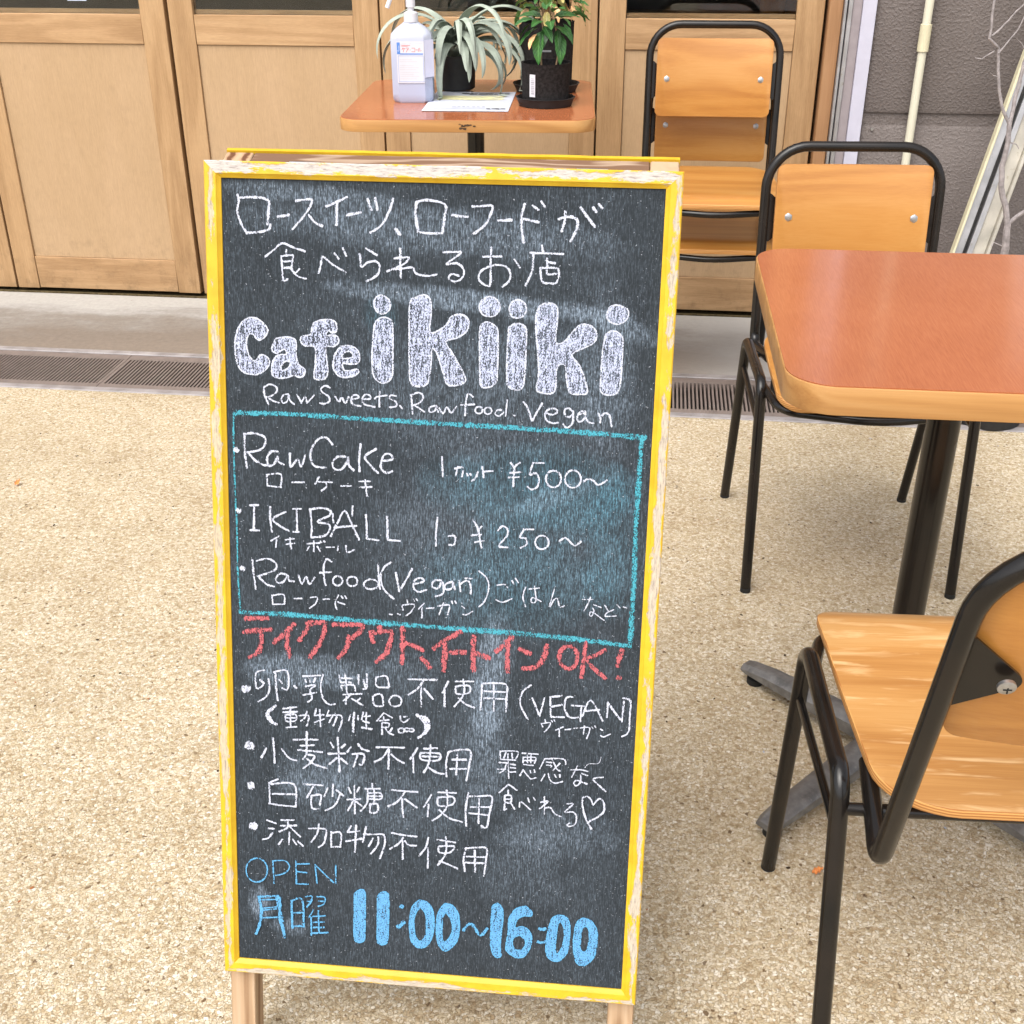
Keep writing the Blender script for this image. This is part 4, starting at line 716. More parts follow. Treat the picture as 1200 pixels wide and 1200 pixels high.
FILLS = [
 ('title', 'white', '400,7127 476,7122 551,7067 584,7007 549,6944 501,6912 464,6932 439,6964 397,6968 370,6904 373,6822 401,6748 451,6708 504,6768 555,6762 596,6714 570,6646 492,6585 406,6577 321,6603 271,6685 253,6801 259,6917 287,7017 340,7092'),
 ('title', 'white', '659,6931 753,6951 846,6938 865,6873 861,6790 885,6692 949,6644 935,6586 893,6567 833,6582 748,6553 645,6558 615,6615 631,6715 682,6775 768,6787 743,6835 666,6791 619,6831;706,6668 758,6720 801,6705 783,6655 723,6627'),
 ('title', 'white', '1041,7100 1108,7127 1209,7134 1259,7100 1262,7027 1217,7009 1183,7029 1161,6982 1225,6988 1276,6970 1279,6913 1233,6878 1161,6871 1165,6752 1177,6637 1147,6561 1071,6553 1037,6581 1052,6715 1048,6863 955,6873 908,6916 922,6965 1006,6985 1020,7043'),
 ('title', 'white', '1309,6881 1385,6895 1460,6862 1490,6797 1477,6731 1410,6712 1325,6717 1334,6659 1376,6648 1460,6667 1482,6640 1427,6597 1325,6584 1258,6615 1227,6688 1241,6788 1275,6847;1317,6799 1359,6833 1410,6827 1423,6786 1368,6768 1322,6766'),
 ('title', 'white', '1700,7387 1767,7352 1789,7296 1767,7231 1701,7205 1651,7235 1626,7299 1651,7364'),
 ('title', 'white', '1643,7130 1701,7172 1768,7166 1810,7111 1815,6826 1813,6628 1772,6560 1713,6542 1654,6572 1620,6637 1611,6818 1627,7048'),
 ('title', 'white', '1994,7359 2106,7399 2169,7365 2185,7245 2173,7053 2255,7066 2337,7130 2377,7202 2469,7229 2541,7187 2549,7117 2513,7055 2432,7002 2329,6963 2415,6828 2522,6637 2513,6575 2420,6545 2347,6558 2303,6680 2249,6842 2196,6891 2188,6717 2159,6561 2087,6523 2003,6545 1980,6668 1972,7076 1974,7298'),
 ('title', 'white', '2641,7305 2670,7372 2741,7404 2812,7377 2845,7308 2816,7243 2751,7215 2673,7238'),
 ('title', 'white', '2665,7141 2726,7167 2809,7126 2832,7046 2835,6701 2823,6588 2752,6544 2679,6551 2666,6694 2653,7040'),
 ('title', 'white', '2929,7295 2951,7355 3009,7383 3073,7355 3095,7296 3071,7236 3015,7212 2955,7228'),
 ('title', 'white', '2932,7120 3002,7163 3084,7136 3103,7056 3101,6752 3086,6567 3031,6528 2948,6552 2925,6643 2924,6908'),
 ('title', 'white', '3220,7330 3279,7362 3371,7345 3395,7247 3384,7006 3455,6998 3542,7102 3620,7175 3721,7158 3771,7090 3748,7009 3660,6955 3541,6886 3627,6772 3708,6541 3638,6512 3535,6524 3499,6666 3484,6777 3433,6789 3400,6723 3400,6559 3351,6506 3248,6516 3216,6552 3231,6716 3191,7119 3192,7260'),
 ('title', 'white', '3853,7263 3880,7343 3953,7365 4044,7333 4061,7270 4020,7209 3951,7186 3880,7214'),
 ('title', 'white', '3855,7093 3924,7126 4007,7079 4022,6969 4017,6666 3993,6542 3903,6514 3836,6546 3825,6658 3832,6942'),
 ('hours', 'blue', '1441,1040 1487,1087 1533,1094 1560,1050 1558,747 1554,514 1515,463 1468,462 1439,518 1438,809'),
 ('hours', 'blue', '1692,1026 1731,1079 1784,1086 1813,1036 1815,770 1807,522 1768,457 1714,462 1691,511 1693,759'),
 ('hours', 'blue', '2151,1026 2230,1007 2290,926 2309,784 2295,609 2237,487 2145,453 2072,516 2044,674 2049,848 2087,966;2159,936 2212,876 2227,748 2222,617 2177,540 2131,551 2097,649 2095,794 2114,882'),
 ('hours', 'blue', '2426,1007 2505,988 2565,907 2585,765 2571,605 2514,498 2436,440 2369,499 2338,627 2340,815 2369,933;2435,903 2488,828 2510,729 2492,626 2434,549 2401,589 2398,734 2405,850'),
 ('hours', 'blue', '2931,1010 2980,1058 3039,1004 3050,885 3034,675 3031,513 3043,441 3005,413 2960,441 2927,568 2926,810'),
 ('hours', 'blue', '3291,1049 3357,991 3345,935 3273,936 3202,882 3183,784 3262,807 3336,758 3365,672 3343,541 3281,446 3201,434 3112,488 3093,551 3112,746 3122,907 3198,1018;3229,700 3288,665 3305,602 3271,534 3213,521 3168,557 3159,621 3179,672'),
 ('hours', 'blue', '3638,976 3718,959 3764,868 3764,692 3749,545 3680,442 3601,427 3533,493 3521,638 3543,816 3575,931;3662,906 3701,846 3713,719 3689,588 3641,511 3621,566 3626,727 3636,856'),
 ('hours', 'blue', '3904,963 3991,935 4053,829 4061,718 4044,540 3984,437 3913,399 3847,441 3815,616 3817,808 3848,923;3929,874 3966,838 3979,711 3963,597 3921,561 3883,606 3885,734 3895,831'),
]
names_ = {'line1': 'top line of white Japanese handwriting', 'line2': 'second line of white Japanese handwriting', 'sub': 'small white line under the shop name',
          'box': 'teal chalk box drawn round the menu', 'rawcake': 'white chalk menu entry for raw cake', 'prices': 'white chalk prices in yen', 'ikiball': 'white chalk menu entry in capitals',
          'rawfood': 'white chalk menu entry for raw food', 'takeout': 'pink chalk line with an exclamation mark', 'vegan': 'white chalk bullet line with VEGAN in brackets',
          'animal': 'small white chalk line in double brackets', 'flour': 'white chalk bullet line below the bracketed line', 'sugar': 'white chalk bullet line second from the bottom',
          'additive': 'lowest white chalk bullet line', 'guilt': 'small white chalk note with a heart', 'open': 'thin blue chalk word OPEN', 'monday': 'blue chalk weekday characters',
          'hours': 'blue chalk opening hours', 'title': 'big filled white chalk shop name'}
rg = random.Random(3); zoff = -.0050 + .0004
groups = {}
def dec(s): return [tuple(float(c) / 10000 for c in q.split(',')) for q in s.split()]
def getbm(g, col, fill=False):
    if g not in groups:
        b_ = NB(); groups[g] = [b_, b_.loops.layers.uv.new('UVMap'), []]
    e = groups[g]; key = (col, fill)
    if key not in e[2]: e[2].append(key)
    return e[0], e[1], e[2].index(key)
for g, col, data in FILLS:
    bm, uvl, mi = getbm(g, col, True)
    rings = [smooth2(dec(s) + [dec(s)[0]], 3)[:-1] for s in data.split(';')]
    zoff += .000004
    tris = geometry.tessellate_polygon([[Vector((p[0], p[1], 0)) for p in r] for r in rings])
    flat_ = [p for r in rings for p in r]
    vs = [bm.verts.new((p[0], p[1], zoff)) for p in flat_]
    for tr in tris:
        f = bm.faces.new([vs[k] for k in tr]); f.material_index = mi
        for lp in f.loops: lp[uvl].uv = (0, 0)
    bm2, uvl, mi2 = getbm(g, col, False); n0 = len(bm.faces)
    for r in rings:
        zoff += .000004; ribbon(bm, list(r) + [r[0]], .0017, zoff, uvl, rnd=rg)
    bm.faces.ensure_lookup_table()
    for f in bm.faces[n0:]: f.material_index = mi2
for g, col, w, data in STROKES:
    bm, uvl, mi = getbm(g, col, False)
    bm.faces.ensure_lookup_table(); n0 = len(bm.faces)
    for s in data.split('|'):
        zoff += .000002
        ribbon(bm, smooth2(dec(s), 4), w * .00106, zoff, uvl, rnd=rg)
    bm.faces.ensure_lookup_table()
    for f in bm.faces[n0:]: f.material_index = mi
for g, (bm, uvl, keys) in groups.items():
    for f in bm.faces:
        f.normal_update()
        if f.normal.z < 0: f.normal_flip()
    me = bpy.data.meshes.new('handwriting'); bm.to_mesh(me); bm.free()
    for col, fill in keys: me.materials.append(CHF[col] if fill else CH[col])
    o = bpy.data.objects.new('handwriting', me); link(o, slate); o['label'] = names_[g]

# ---------------------------------------------------------------- cafe tables
def cafe_table(loc, rz, label, w=.60, d=.615, foot=.30, th=.0275, cx=0.0):
    t = thing('cafe_table', label, 'table', loc, rz, 'square cafe tables on the terrace')
    out = round_poly([(-w / 2, -d / 2), (w / 2, -d / 2), (w / 2, d / 2), (-w / 2, d / 2)], .055, 9)
    ins = round_poly([(-w / 2 + .0018, -d / 2 + .0018), (w / 2 - .0018, -d / 2 + .0018), (w / 2 - .0018, d / 2 - .0018), (-w / 2 + .0018, d / 2 - .0018)], .0535, 9)
    bm = NB(); slab(bm, out, .7190 - th, .7188, .0016, 2); obj('edge_band', bm, M_edgeband, t)
    bm = NB(); slab(bm, ins, .7189, .7202); obj('tabletop', bm, M_lam, t)
    base = lambda o: setattr(o, 'location', (cx, 0, 0)) or o
    bm = NB(); lathe(bm, [(.022, .045), (.022, .718 - th)], 28); lathe(bm, [(.034, .040), (.034, .062), (.026, .075), (.0221, .076)], 28); base(obj('column', bm, M_black, t))
    bm = NB(); box(bm, -.12, .12, -.02, .02, .7135 - th, .7185 - th, .001); box(bm, -.02, .02, -.12, -.0205, .7135 - th, .7185 - th, .001); box(bm, -.02, .02, .0205, .12, .7135 - th, .7185 - th, .001); base(obj('top_bracket', bm, M_dark, t))
    for k in range(4):
        a = R(45 + 90 * k); bm = NB()
        # tapered cast arm with a raised back
        secs = [(.020, .024, .030, .058), (.10, .022, .026, .052), (.22, .019, .022, .042), (foot - .012, .017, .020, .034), (foot, .014, .020, .030)]
        rows = []
        for x, hw, z0, z1 in secs: rows.append([bm.verts.new(p) for p in ((x, -hw, z0), (x, -hw, z1 - .007), (x, -hw * .55, z1), (x, hw * .55, z1), (x, hw, z1 - .007), (x, hw, z0))])
        for p, q in zip(rows, rows[1:]):
            for i in range(6): bm.faces.new((p[i], p[(i + 1) % 6], q[(i + 1) % 6], q[i]))
        bm.faces.new(rows[0]); bm.faces.new(rows[-1])
        o = obj('base_arm', bm, M_cast, t, rot=(0, 0, a)); base(o)
        bm = NB(); lathe(bm, [(.014, 0), (.014, .010), (.006, .012), (.006, .0215)], 16, c=(foot - .022, 0)); obj('levelling_foot', bm, M_rubber, o)
    return t
T1 = cafe_table((.411, 1.484, 0), R(.4), 'square orange brown dining table at the right between two chairs', w=.52, d=.548, foot=.278, th=.033, cx=-.017)
T2 = cafe_table((-.468, 3.098, 0), R(4.5), 'square orange brown side table against the doors holding bottle and plants', d=.64)
# chipped front edge of the side table
bm = NB(); rg2 = random.Random(5)
for k in range(11):
    x = .0 + rg2.uniform(-.022, .022) ; z = .704 + rg2.uniform(-.006, .007); s = rg2.uniform(.0015, .005)
    pts = [(x + s * rg2.uniform(.6, 1.6) * math.cos(q), z + s * rg2.uniform(.3, .8) * math.sin(q)) for q in [i * math.pi / 3.5 for i in range(7)]]
    bm.faces.new([bm.verts.new((p[0], -.3203 - .00012 * k, p[1])) for p in pts])
obj('chipped_patch', bm, M_chip, T2, flat=True)

# ---------------------------------------------------------------- chairs
WF = .1925
def make_chair(label, worn=False, lean=.145, top=.752, pz=.620, taper=.0):
    py = -.184 - (pz - .392) * lean - .005
    t = thing('bistro_chair', label, 'chair', group='stackable plywood bistro chairs')
    wm = M_seatw if worn else M_seat
    # plywood seat: trapezoid, rounded corners, dipped middle and rolled front
    out = round_poly([(-.158, -.158), (.158, -.158), (.176, .212), (-.176, .212)], [.075, .075, .04, .04], 9)
    def shp(co):
        y = co.y; dz = -.010 * (1 - (y / .18) ** 2) if abs(y) < .18 else 0
        if y > .14: dz -= ((y - .14) / .072) ** 2 * .016
        if y < -.10: dz += ((-.10 - y) / .06) ** 2 * .003
        dz += (co.x / .17) ** 2 * .004
        co.z += dz; return co
    bm = NB(); slab(bm, out, .400, .4105, .0012, 2, 0, 1, cuts=[-.13, -.10, -.07, -.035, 0, .035, .07, .10, .125, .14, .155, .168, .18, .19, .2], shape=shp)
    obj('seat', bm, [wm, M_plyedge], t)
    # back plate, slightly dished
    out = round_poly([(-.148, -.092), (.148, -.092), (.148, .100), (-.148, .100)], .015, 6)
    tilt = math.atan(lean)
    def shb(co):
        x, h, d = co.x, co.y, co.z
        yy = d - (x / .15) ** 2 * -.014
        return Vector((x, py + yy * math.cos(tilt) - h * math.sin(tilt), pz + h * math.cos(tilt) + yy * math.sin(tilt)))
    bm = NB(); slab(bm, out, -.0045, .0045, .0012, 2, 0, 1, cuts=[-.12, -.09, -.06, -.03, 0, .03, .06, .09, .12], cutaxis=0, shape=shb)
    obj('backrest', bm, [M_seat, M_plateedge], t)
    # back hoop: over the top, down the sides, hooked forward under the seat
    hw = .1665
    def hp(x, z): return Vector((x * (1 - taper * (z - .392)), -.184 - (z - .392) * lean, z))
    for s_ in (0,):
        pth = [Vector((-hw + .012, -.06, .386)), Vector((-hw, -.184 - .004, .368)), hp(-hw, top), hp(hw, top), Vector((hw, -.184 - .004, .368)), Vector((hw - .012, -.06, .386))]
        bm = NB(); tube(bm, fillet(pth, [.026, .078, .078, .026], 9), .0098, 16); obj('back_hoop', bm, M_black, t)
    for s in (-1, 1):
        x = s * WF
        pth = [(x * 1.0, .176, 0.003), (x, .120, .405), (x, -.108, .405), (x, -.221, .003)]
        bm = NB(); tube(bm, fillet(pth, [.030, .030], 8), .0098, 16)
        o = obj('side_frame', bm, M_black, t)
        for yy in (.176, -.221):
            bm = NB(); lathe(bm, [(.0097, 0), (.0099, .001), (.0099, .008), (.0097, .009)], 16, c=(x, yy + (.0 if yy > 0 else .001))); obj('foot_cap', bm, M_rubber, o)
        bm = NB(); tube(bm, [(x, .131, .325), (x, -.128, .345)], .0052, 10); obj('stretcher', bm, M_black, t)
        bm = NB()   # triangular bracket holding the back plate
        rt = math.atan(lean)
        pts = round_poly([(s * .158, -.050), (s * .158, .046), (s * .100, -.004)], [.002, .002, .011], 5)
        pts = [Vector((p[0], p[1])) for p in pts]
        slab(bm, pts, -.0115, -.0085)
        for v in bm.verts:
            xx, hh, dd = v.co; dd += (xx / .15) ** 2 * .014
            v.co = Vector((xx, py + dd * math.cos(rt) - hh * math.sin(rt), pz + hh * math.cos(rt) + dd * math.sin(rt)))
        br = obj('bracket', bm, M_black, t)
        bm = NB()
        n = Vector((0, math.cos(rt), math.sin(rt))); c = Vector((s * .121, py - .002 * math.sin(rt), pz)) + n * .009
        tube(bm, [c + n * .0035, c + n * .0055, c + n * .0062], .0082, 6, radii=[.0082, .0082, .0070]); obj('bolt', bm, M_steel, t)
        c2 = c - n * .0085
        bm = NB(); tube(bm, [c2 - n * .0105, c2 - n * .0135, c2 - n * .0150], .0075, 18, radii=[.0075, .0075, .005])
        obj('screw', bm, M_steel, br)
        bm = NB(); q = c2 - n * .0152
        box(bm, q.x - .0035, q.x + .0035, q.y - .0003, q.y + .0001, q.z - .0006, q.z + .0006); box(bm, q.x - .0006, q.x + .0006, q.y - .0004, q.y + .0002, q.z - .0035, q.z + .0035); obj('screw_slot', bm, M_rubber, br)
    # front curved rail below the seat and rear cross rail
    bm = NB(); tube(bm, fillet([(-WF + .002, .085, .394), (-.165, .185, .378), (0, .216, .373), (.165, .185, .378), (WF - .002, .085, .394)], [.05, .25, .05], 7), .0078, 12); obj('front_rail', bm, M_black, t)
    bm = NB(); tube(bm, [(-WF, -.118, .372), (WF, -.118, .372)], .0068, 12); obj('rear_rail', bm, M_black, t)
    for sx in (-.09, .09):
        for sy in (-.09, .09):
            bm = NB(); lathe(bm, [(.0001, .4035), (.0045, .4028), (.0045, .398)], 12, c=(sx, sy)); obj('seat_rivet', bm, M_steel, t)
    return t
PI = math.pi
ch3 = make_chair('bistro chair in the lower right foreground, seen from behind, facing the dining table', True, .27, .775, .640, .10)
ch3.location = (.404, 1.066, 0); ch3.rotation_euler = (0, 0, R(2.6))
proto = make_chair('bistro chair behind the dining table, facing the camera')
proto.location = (.393, 2.145, 0); proto.rotation_euler = (0, 0, PI + R(3.4))
def place(loc, rz, label, src=proto):
    c = copy_tree(src); c.location = loc; c.rotation_euler = (0, 0, rz); c['label'] = label
    return c
ch2 = proto
low = place((.142, 3.125, 0), PI + R(1.2), 'lower bistro chair of the stack by the doors')
up = place((.138, 3.052, .128), PI + R(1.2), 'upper bistro chair of the stack by the doors')

# ---------------------------------------------------------------- things on the side table
TZ = .7205
def bottle():
    t = thing('sanitizer_bottle', 'milky plastic pump bottle with a red and blue label on the side table', 'bottle', (-.613, 3.035, TZ), R(4))
    w, d = .050, .036
    def octo(s, c=.017): return [(-w * s + c, -d * s), (w * s - c, -d * s), (w * s, -d * s + c), (w * s, d * s - c), (w * s - c, d * s), (-w * s + c, d * s), (-w * s, d * s - c), (-w * s, -d * s + c)]
    bm = NB(); rows = []
    for z, s, c in ((0, .90, .016), (.006, .985, .017), (.02, 1, .017), (.148, 1, .017), (.158, .97, .017), (.170, .74, .016), (.180, .45, .0125), (.184, .36, .0115)):
        rows.append([bm.verts.new((p[0], p[1], z)) for p in octo(s, c)])
    for a, b in zip(rows, rows[1:]):
        for k in range(8): bm.faces.new((a[k], a[(k + 1) % 8], b[(k + 1) % 8], b[k]))
    bm.faces.new(rows[0][::-1]); bm.faces.new(rows[-1])
    bmesh.ops.bevel(bm, geom=[e for e in bm.edges if len(e.link_faces) == 2 and e.calc_face_angle(0) > R(20)], offset=.0035, segments=2, affect='EDGES')
    sharpen(bm, 60); me_o = obj('body', bm, M_bottle, t)
    bm = NB(); lathe(bm, [(.0165, .183), (.0175, .184), (.0175, .204), (.012, .207), (.008, .208), (.008, .216), (.0115, .217), (.0115, .240), (.006, .241), (.006, .262)], 24); obj('pump', bm, M_cap, t)
    bm = NB(); tube(bm, fillet([(0, 0, .262), (0, 0, .276), (-.030, -.022, .272), (-.053, -.03, .217)], [.008, .01], 4), .0055, 12, radii=None); tube(bm, [(0, 0, .260), (0, 0, .284)], .014, 18); obj('pump_nozzle', bm, M_cap, t)
    Z = Matrix(((1, 0, 0, 0), (0, 0, -1, -d - .0012), (0, 1, 0, 0), (0, 0, 0, 1)))
    lab = None
    bm = NB(); box(bm, -.0335, .0335, .047, .143, 0, .0006, 0, M4=Z); lab = obj('label', bm, M_tag, t, flat=True)
    def pr(m, strokes, wd, off=.0009, name='print'):
        bm = NB(); uvl = bm.loops.layers.uv.new('UVMap')
        for i, s in enumerate(strokes): ribbon(bm, s, wd, off + i * .00001, uvl, 0)
        for v in bm.verts: v.co = Z @ v.co
        obj(name, bm, m, lab, flat=True)
    L = lambda s: [[((float(q.split(',')[0]) - 175) / 210 * .067 - .0335, .143 - (float(q.split(',')[1]) - 258) / 315 * .096) for q in st.split()] for st in s.split('|')]
    pr(M_blueink, L('182,268 182,352|190,268 190,352|198,268 198,352|200,352 375,352') , .0027, name='blue_block')
    pr(M_tag, L('194,290 194,325 188,332 182,326'), .0010, .0013, name='white_letter_j')
    pr(M_redink, L('225,305 217,322|222,312 243,312|234,312 226,338|250,308 270,308 262,322|260,316 250,338|279,321 281,322|292,308 316,308 316,335|290,335 316,335|323,321 338,321|346,308 342,335|354,306 354,333 366,325'), .0010, name='red_lettering')
    pr(M_redink, L('215,288 280,288|215,294 262,294'), .0007, .0011, name='red_small_print')
    pr(M_greyink, L('215,275 255,275|275,275 290,275|322,275 370,275|195,395 290,395|195,410 330,410|195,440 300,440|195,455 345,455|195,470 320,470|195,490 345,490|195,505 300,505|195,520 345,520|195,540 320,540'), .00035, .0010, name='small_print')
    pr(M_blueink, L('186,366 186,562|186,562 378,562|378,562 378,366|378,366 186,366'), .0006, .0012, name='label_border')
    bm = NB(); box(bm, .0, .028, .060, .146, 0, .0005)
    Z2 = Matrix.Translation((.0345, -d - .001, 0)) @ Matrix.Rotation(R(45), 4, 'Z') @ Matrix(((1, 0, 0, 0), (0, 0, -1, 0), (0, 1, 0, 0), (0, 0, 0, 1)))
    for v in bm.verts: v.co = Z2 @ v.co
    o = obj('side_label', bm, plain('pale_lilac_label', (.66, .68, .84), .4, .4, var=.03), t, flat=True)
    return t
bottle()

def paper():
    c = [(-.556, 2.885), (-.572, 3.21), (-.40, 3.235), (-.345, 2.905)]
    t = thing('printed_sheet', 'white printed paper sheet with yellow print lying on the side table', 'paper', (-.470, 3.035, TZ + .0004), R(3))
    w, h = .104, .149
    bm = NB(); n = 8
    g = [[bm.verts.new((-w + 2 * w * i / n, -h + 2 * h * j / n, .0006 + .0008 * math.sin(i * .9) * (j / n))) for j in range(n + 1)] for i in range(n + 1)]
    for i in range(n):
        for j in range(n): bm.faces.new((g[i][j], g[i + 1][j], g[i + 1][j + 1], g[i][j + 1]))
    r = bmesh.ops.extrude_face_region(bm, geom=bm.faces[:])
    for v in r['geom']:
        if isinstance(v, bmesh.types.BMVert): v.co.z += .0003
    sh = obj('sheet', bm, M_paper, t)
    bm = NB(); uvl = bm.loops.layers.uv.new('UVMap'); rg = random.Random(9)
    for (yy, x0, x1, th) in ((.112, -.03, .085, .010), (.096, -.01, .06, .008), (-.095, -.035, .045, .005), (-.118, .052, .086, .011)):
        x = x0
        while x < x1:
            l = rg.uniform(.004, .009); ribbon(bm, [(x, yy + rg.uniform(-.002, .002)), (x + l, yy + rg.uniform(-.002, .002))], th * rg.uniform(.6, 1), .0026, uvl, 0); x += l + rg.uniform(.002, .008)
    obj('black_print', bm, M_ink, sh, flat=True)
    bm = NB(); uvl = bm.loops.layers.uv.new('UVMap')
    for k in range(9):
        x = -.085; yy = .075 - k * .008; pts = []
        while x < .085: pts.append((x, yy + rg.uniform(-.004, .004))); x += rg.uniform(.008, .02)
        ribbon(bm, pts, .005 * rg.uniform(.6, 1.4), .0022 + k * .00002, uvl, .4)
    obj('yellow_print', bm, M_yelink, sh, flat=True)
    bm = NB(); uvl = bm.loops.layers.uv.new('UVMap')
    for k in range(2): ribbon(bm, [(-.08, -.112 - k * .008), (.045, -.112 - k * .008)], .0018, .0021, uvl, .5)
    obj('grey_print', bm, M_greyink, sh, flat=True)
paper()

def pot(t, r0, r1, z1, m, name='pot', wall=.004, saucer=None, soil=None, wob=.01):
    z0 = .004
    bm = NB(); lathe(bm, [(r0 * .9, z0), (r0, z0 + .004), (r1, z1), (r1 + .001, z1 + .0015), (r1 - wall, z1 + .001), (r1 - wall - .002, z1 - .02), (r0 * .8, z1 - .022)], 40, wob=wob)
    obj(name, bm, m, t)
    if saucer:
        bm = NB(); lathe(bm, [(saucer * .86, 0), (saucer * .9, .0005), (saucer, .019), (saucer + .002, .020), (saucer - .002, .0205), (saucer * .88, .0035), (.0, .003)], 40); obj('saucer', bm, M_pot, t)
    if soil:
        bm = NB(); rr = random.Random(2)
        lathe(bm, [(0, soil + .002), (r1 * .4, soil + .003), (r1 * .7, soil + .001), (r1 - wall - .001, soil)], 30)
        obj('soil', bm, M_soil, t)
        bm = NB()
        for k in range(70):
            a = rr.uniform(0, 6.28); q = (r1 - .008) * math.sqrt(rr.random()); s = rr.uniform(.0012, .003)
            bmesh.ops.create_icosphere(bm, subdivisions=1, radius=s, matrix=Matrix.Translation((q * math.cos(a), q * math.sin(a), soil + .003)))
        obj('gravel', bm, plain('pale_gravel', (.62, .55, .42), .8, .2, var=.4, sc=200), t, kind='stuff')
def leaf_mesh(name, L, W_, mats, fold=.25, droop=.25, wave=.0):
    bm = NB(); uvl = bm.loops.layers.uv.new('UVMap'); n = 9; rows = []
    for i in range(n + 1):
        s = i / n; w = W_ * .5 * (math.sin(math.pi * s ** .85)) ** .75 * (1 - .25 * s) if 0 < s < 1 else .0004
        x = L * s; z = -droop * L * s * s; row = []
        for j in (-1, -.5, 0, .5, 1):
            v = bm.verts.new((x, w * j, z + abs(j) * w * fold + wave * W_ * math.sin(s * 19 + (j > 0)) * abs(j))); row.append((v, (s, .5 + j * .5)))
        rows.append(row)
    for a, b in zip(rows, rows[1:]):
        for k in range(4):
            f = bm.faces.new((a[k][0], b[k][0], b[k + 1][0], a[k + 1][0]))
            for lp, q in zip(f.loops, (a[k], b[k], b[k + 1], a[k + 1])): lp[uvl].uv = q[1]
    for f in bm.faces: f.smooth = True
    me = bpy.data.meshes.new(name); bm.to_mesh(me); bm.free(); me.materials.append(mats); return me
def put_leaf(me, parent, p, az, el, roll=0, sc=1):
    o = bpy.data.objects.new('leaf', me); link(o, parent)
    o.matrix_basis = Matrix.Translation(p) @ Matrix.Rotation(az, 4, 'Z') @ Matrix.Rotation(-el, 4, 'Y') @ Matrix.Rotation(roll, 4, 'X') @ Matrix.Scale(sc, 4)
    return o

# front plant: two thin stems, large dark glossy leaves
t = thing('potted_plant', 'glossy dark green potted plant in a low black felt pot with a white tag', 'potted plant', (-.280, 3.005, TZ))
pot(t, .056, .060, .098, M_felt, saucer=.071, soil=.078)
bm = NB(); box(bm, -.0075, .0075, .026, .077, 0, .0008); 
for v in bm.verts:
    a = -.40; v.co = Vector((-.0265 + v.co.x * math.cos(a), -.0545 + v.co.x * math.sin(a) - v.co.z, v.co.y))
tg = obj('tag', bm, M_tag, t, flat=True)
bm = NB(); uvl = bm.loops.layers.uv.new('UVMap')
for k in range(9):
    y = .034 + k * .0042; ribbon(bm, [(-.0035, y), (.0035, y)], .0018 if k % 3 else .003, 0, uvl, .3)
for v in bm.verts:
    a = -.40; v.co = Vector((-.0265 + v.co.x * math.cos(a), -.0560 + v.co.x * math.sin(a), v.co.y))
obj('print', bm, M_greyink, tg, flat=True)
bm = NB(); box(bm, -.012, .010, .030, .032, .118, .122); obj('plant_label', bm, M_tag, t)
stems = [[(-.010, 0, .078), (-.012, .002, .12), (-.006, 0, .165), (-.014, .004, .215)], [(.022, .004, .078), (.030, .006, .12), (.024, .004, .17), (.012, .0, .225)]]
for s in stems:
    bm = NB(); tube(bm, fillet(s, .1, 4), .0020, 8, radii=None); obj('stem', bm, M_stem, t)
lg = leaf_mesh('glossy_leaf', .062, .031, M_leafg, .3, .35, .04); rr = random.Random(11)
lf = leaf_mesh('orange_leaf', .055, .028, M_leafp, .3, .3, .04); lt = leaf_mesh('fresh_leaf', .05, .024, M_leaft, .3, .3, .06)
for (x, y, z, az, el, sc, me) in [(-.012, -.01, .168, -112, -62, 1.15, lg), (.03, -.008, .165, -68, -60, 1.1, lg), (-.02, .0, .175, -150, -20, 1, lg), (.02, -.01, .18, -30, -10, 1, lg), (-.022, -.012, .163, -125, -30, .8, lf),
                              (-.01, 0, .19, -100, 10, .9, lg), (.01, 0, .19, -80, 5, .9, lg), (-.01, 0, .20, 170, 15, 1, lg), (.02, 0, .20, 10, 15, 1, lg), (.015, 0, .21, -60, 30, .9, lg), (-.015, 0, .21, -120, 35, .9, lg),
                              (0, 0, .215, 90, 40, 1, lg), (0, -.005, .175, -95, -45, .8, lg), (.04, 0, .185, -15, -40, .8, lg), (-.035, 0, .185, 195, -35, .85, lg), (0, 0, .225, -90, 55, .9, lt), (.01, 0, .23, -20, 50, .8, lt), (-.01, 0, .23, -160, 50, .8, lt),
                              (.028, -.006, .172, -95, -50, .75, lg), (-.004, -.012, .18, -60, -25, .75, lg), (-.03, -.01, .195, -140, 5, .8, lg), (.03, -.01, .2, -40, 0, .8, lg)]:
    put_leaf(me, t, (x, y, z), R(az + rr.uniform(-8, 8)), R(el), R(rr.uniform(-25, 25)), sc)
# back plant: tall pot, variegated crown
t = thing('potted_plant', 'tall black potted plant with yellow, pink and green variegated leaves, behind the dark green one', 'potted plant', (-.300, 3.235, TZ))
pot(t, .066, .071, .168, M_felt, saucer=.086, soil=.15)
bm = NB()
for k in range(6):
    a = k * 1.05; tube(bm, fillet([(0.01 * math.cos(a), .01 * math.sin(a), .15), (.02 * math.cos(a), .02 * math.sin(a), .2), (.05 * math.cos(a), .05 * math.sin(a), .26)], .05, 3), .002, 7)
obj('stem', bm, M_stem, t)
ly = leaf_mesh('variegated_leaf_blade', .046, .022, M_leafy, .35, .35, .12); lp = leaf_mesh('pink_leaf_blade', .040, .019, M_leafp, .35, .45, .12); l3 = leaf_mesh('green_leaf_blade', .052, .022, M_leaft, .3, .3, .1); l4 = leaf_mesh('dark_leaf_blade', .05, .02, M_leafg, .3, .3, .1)
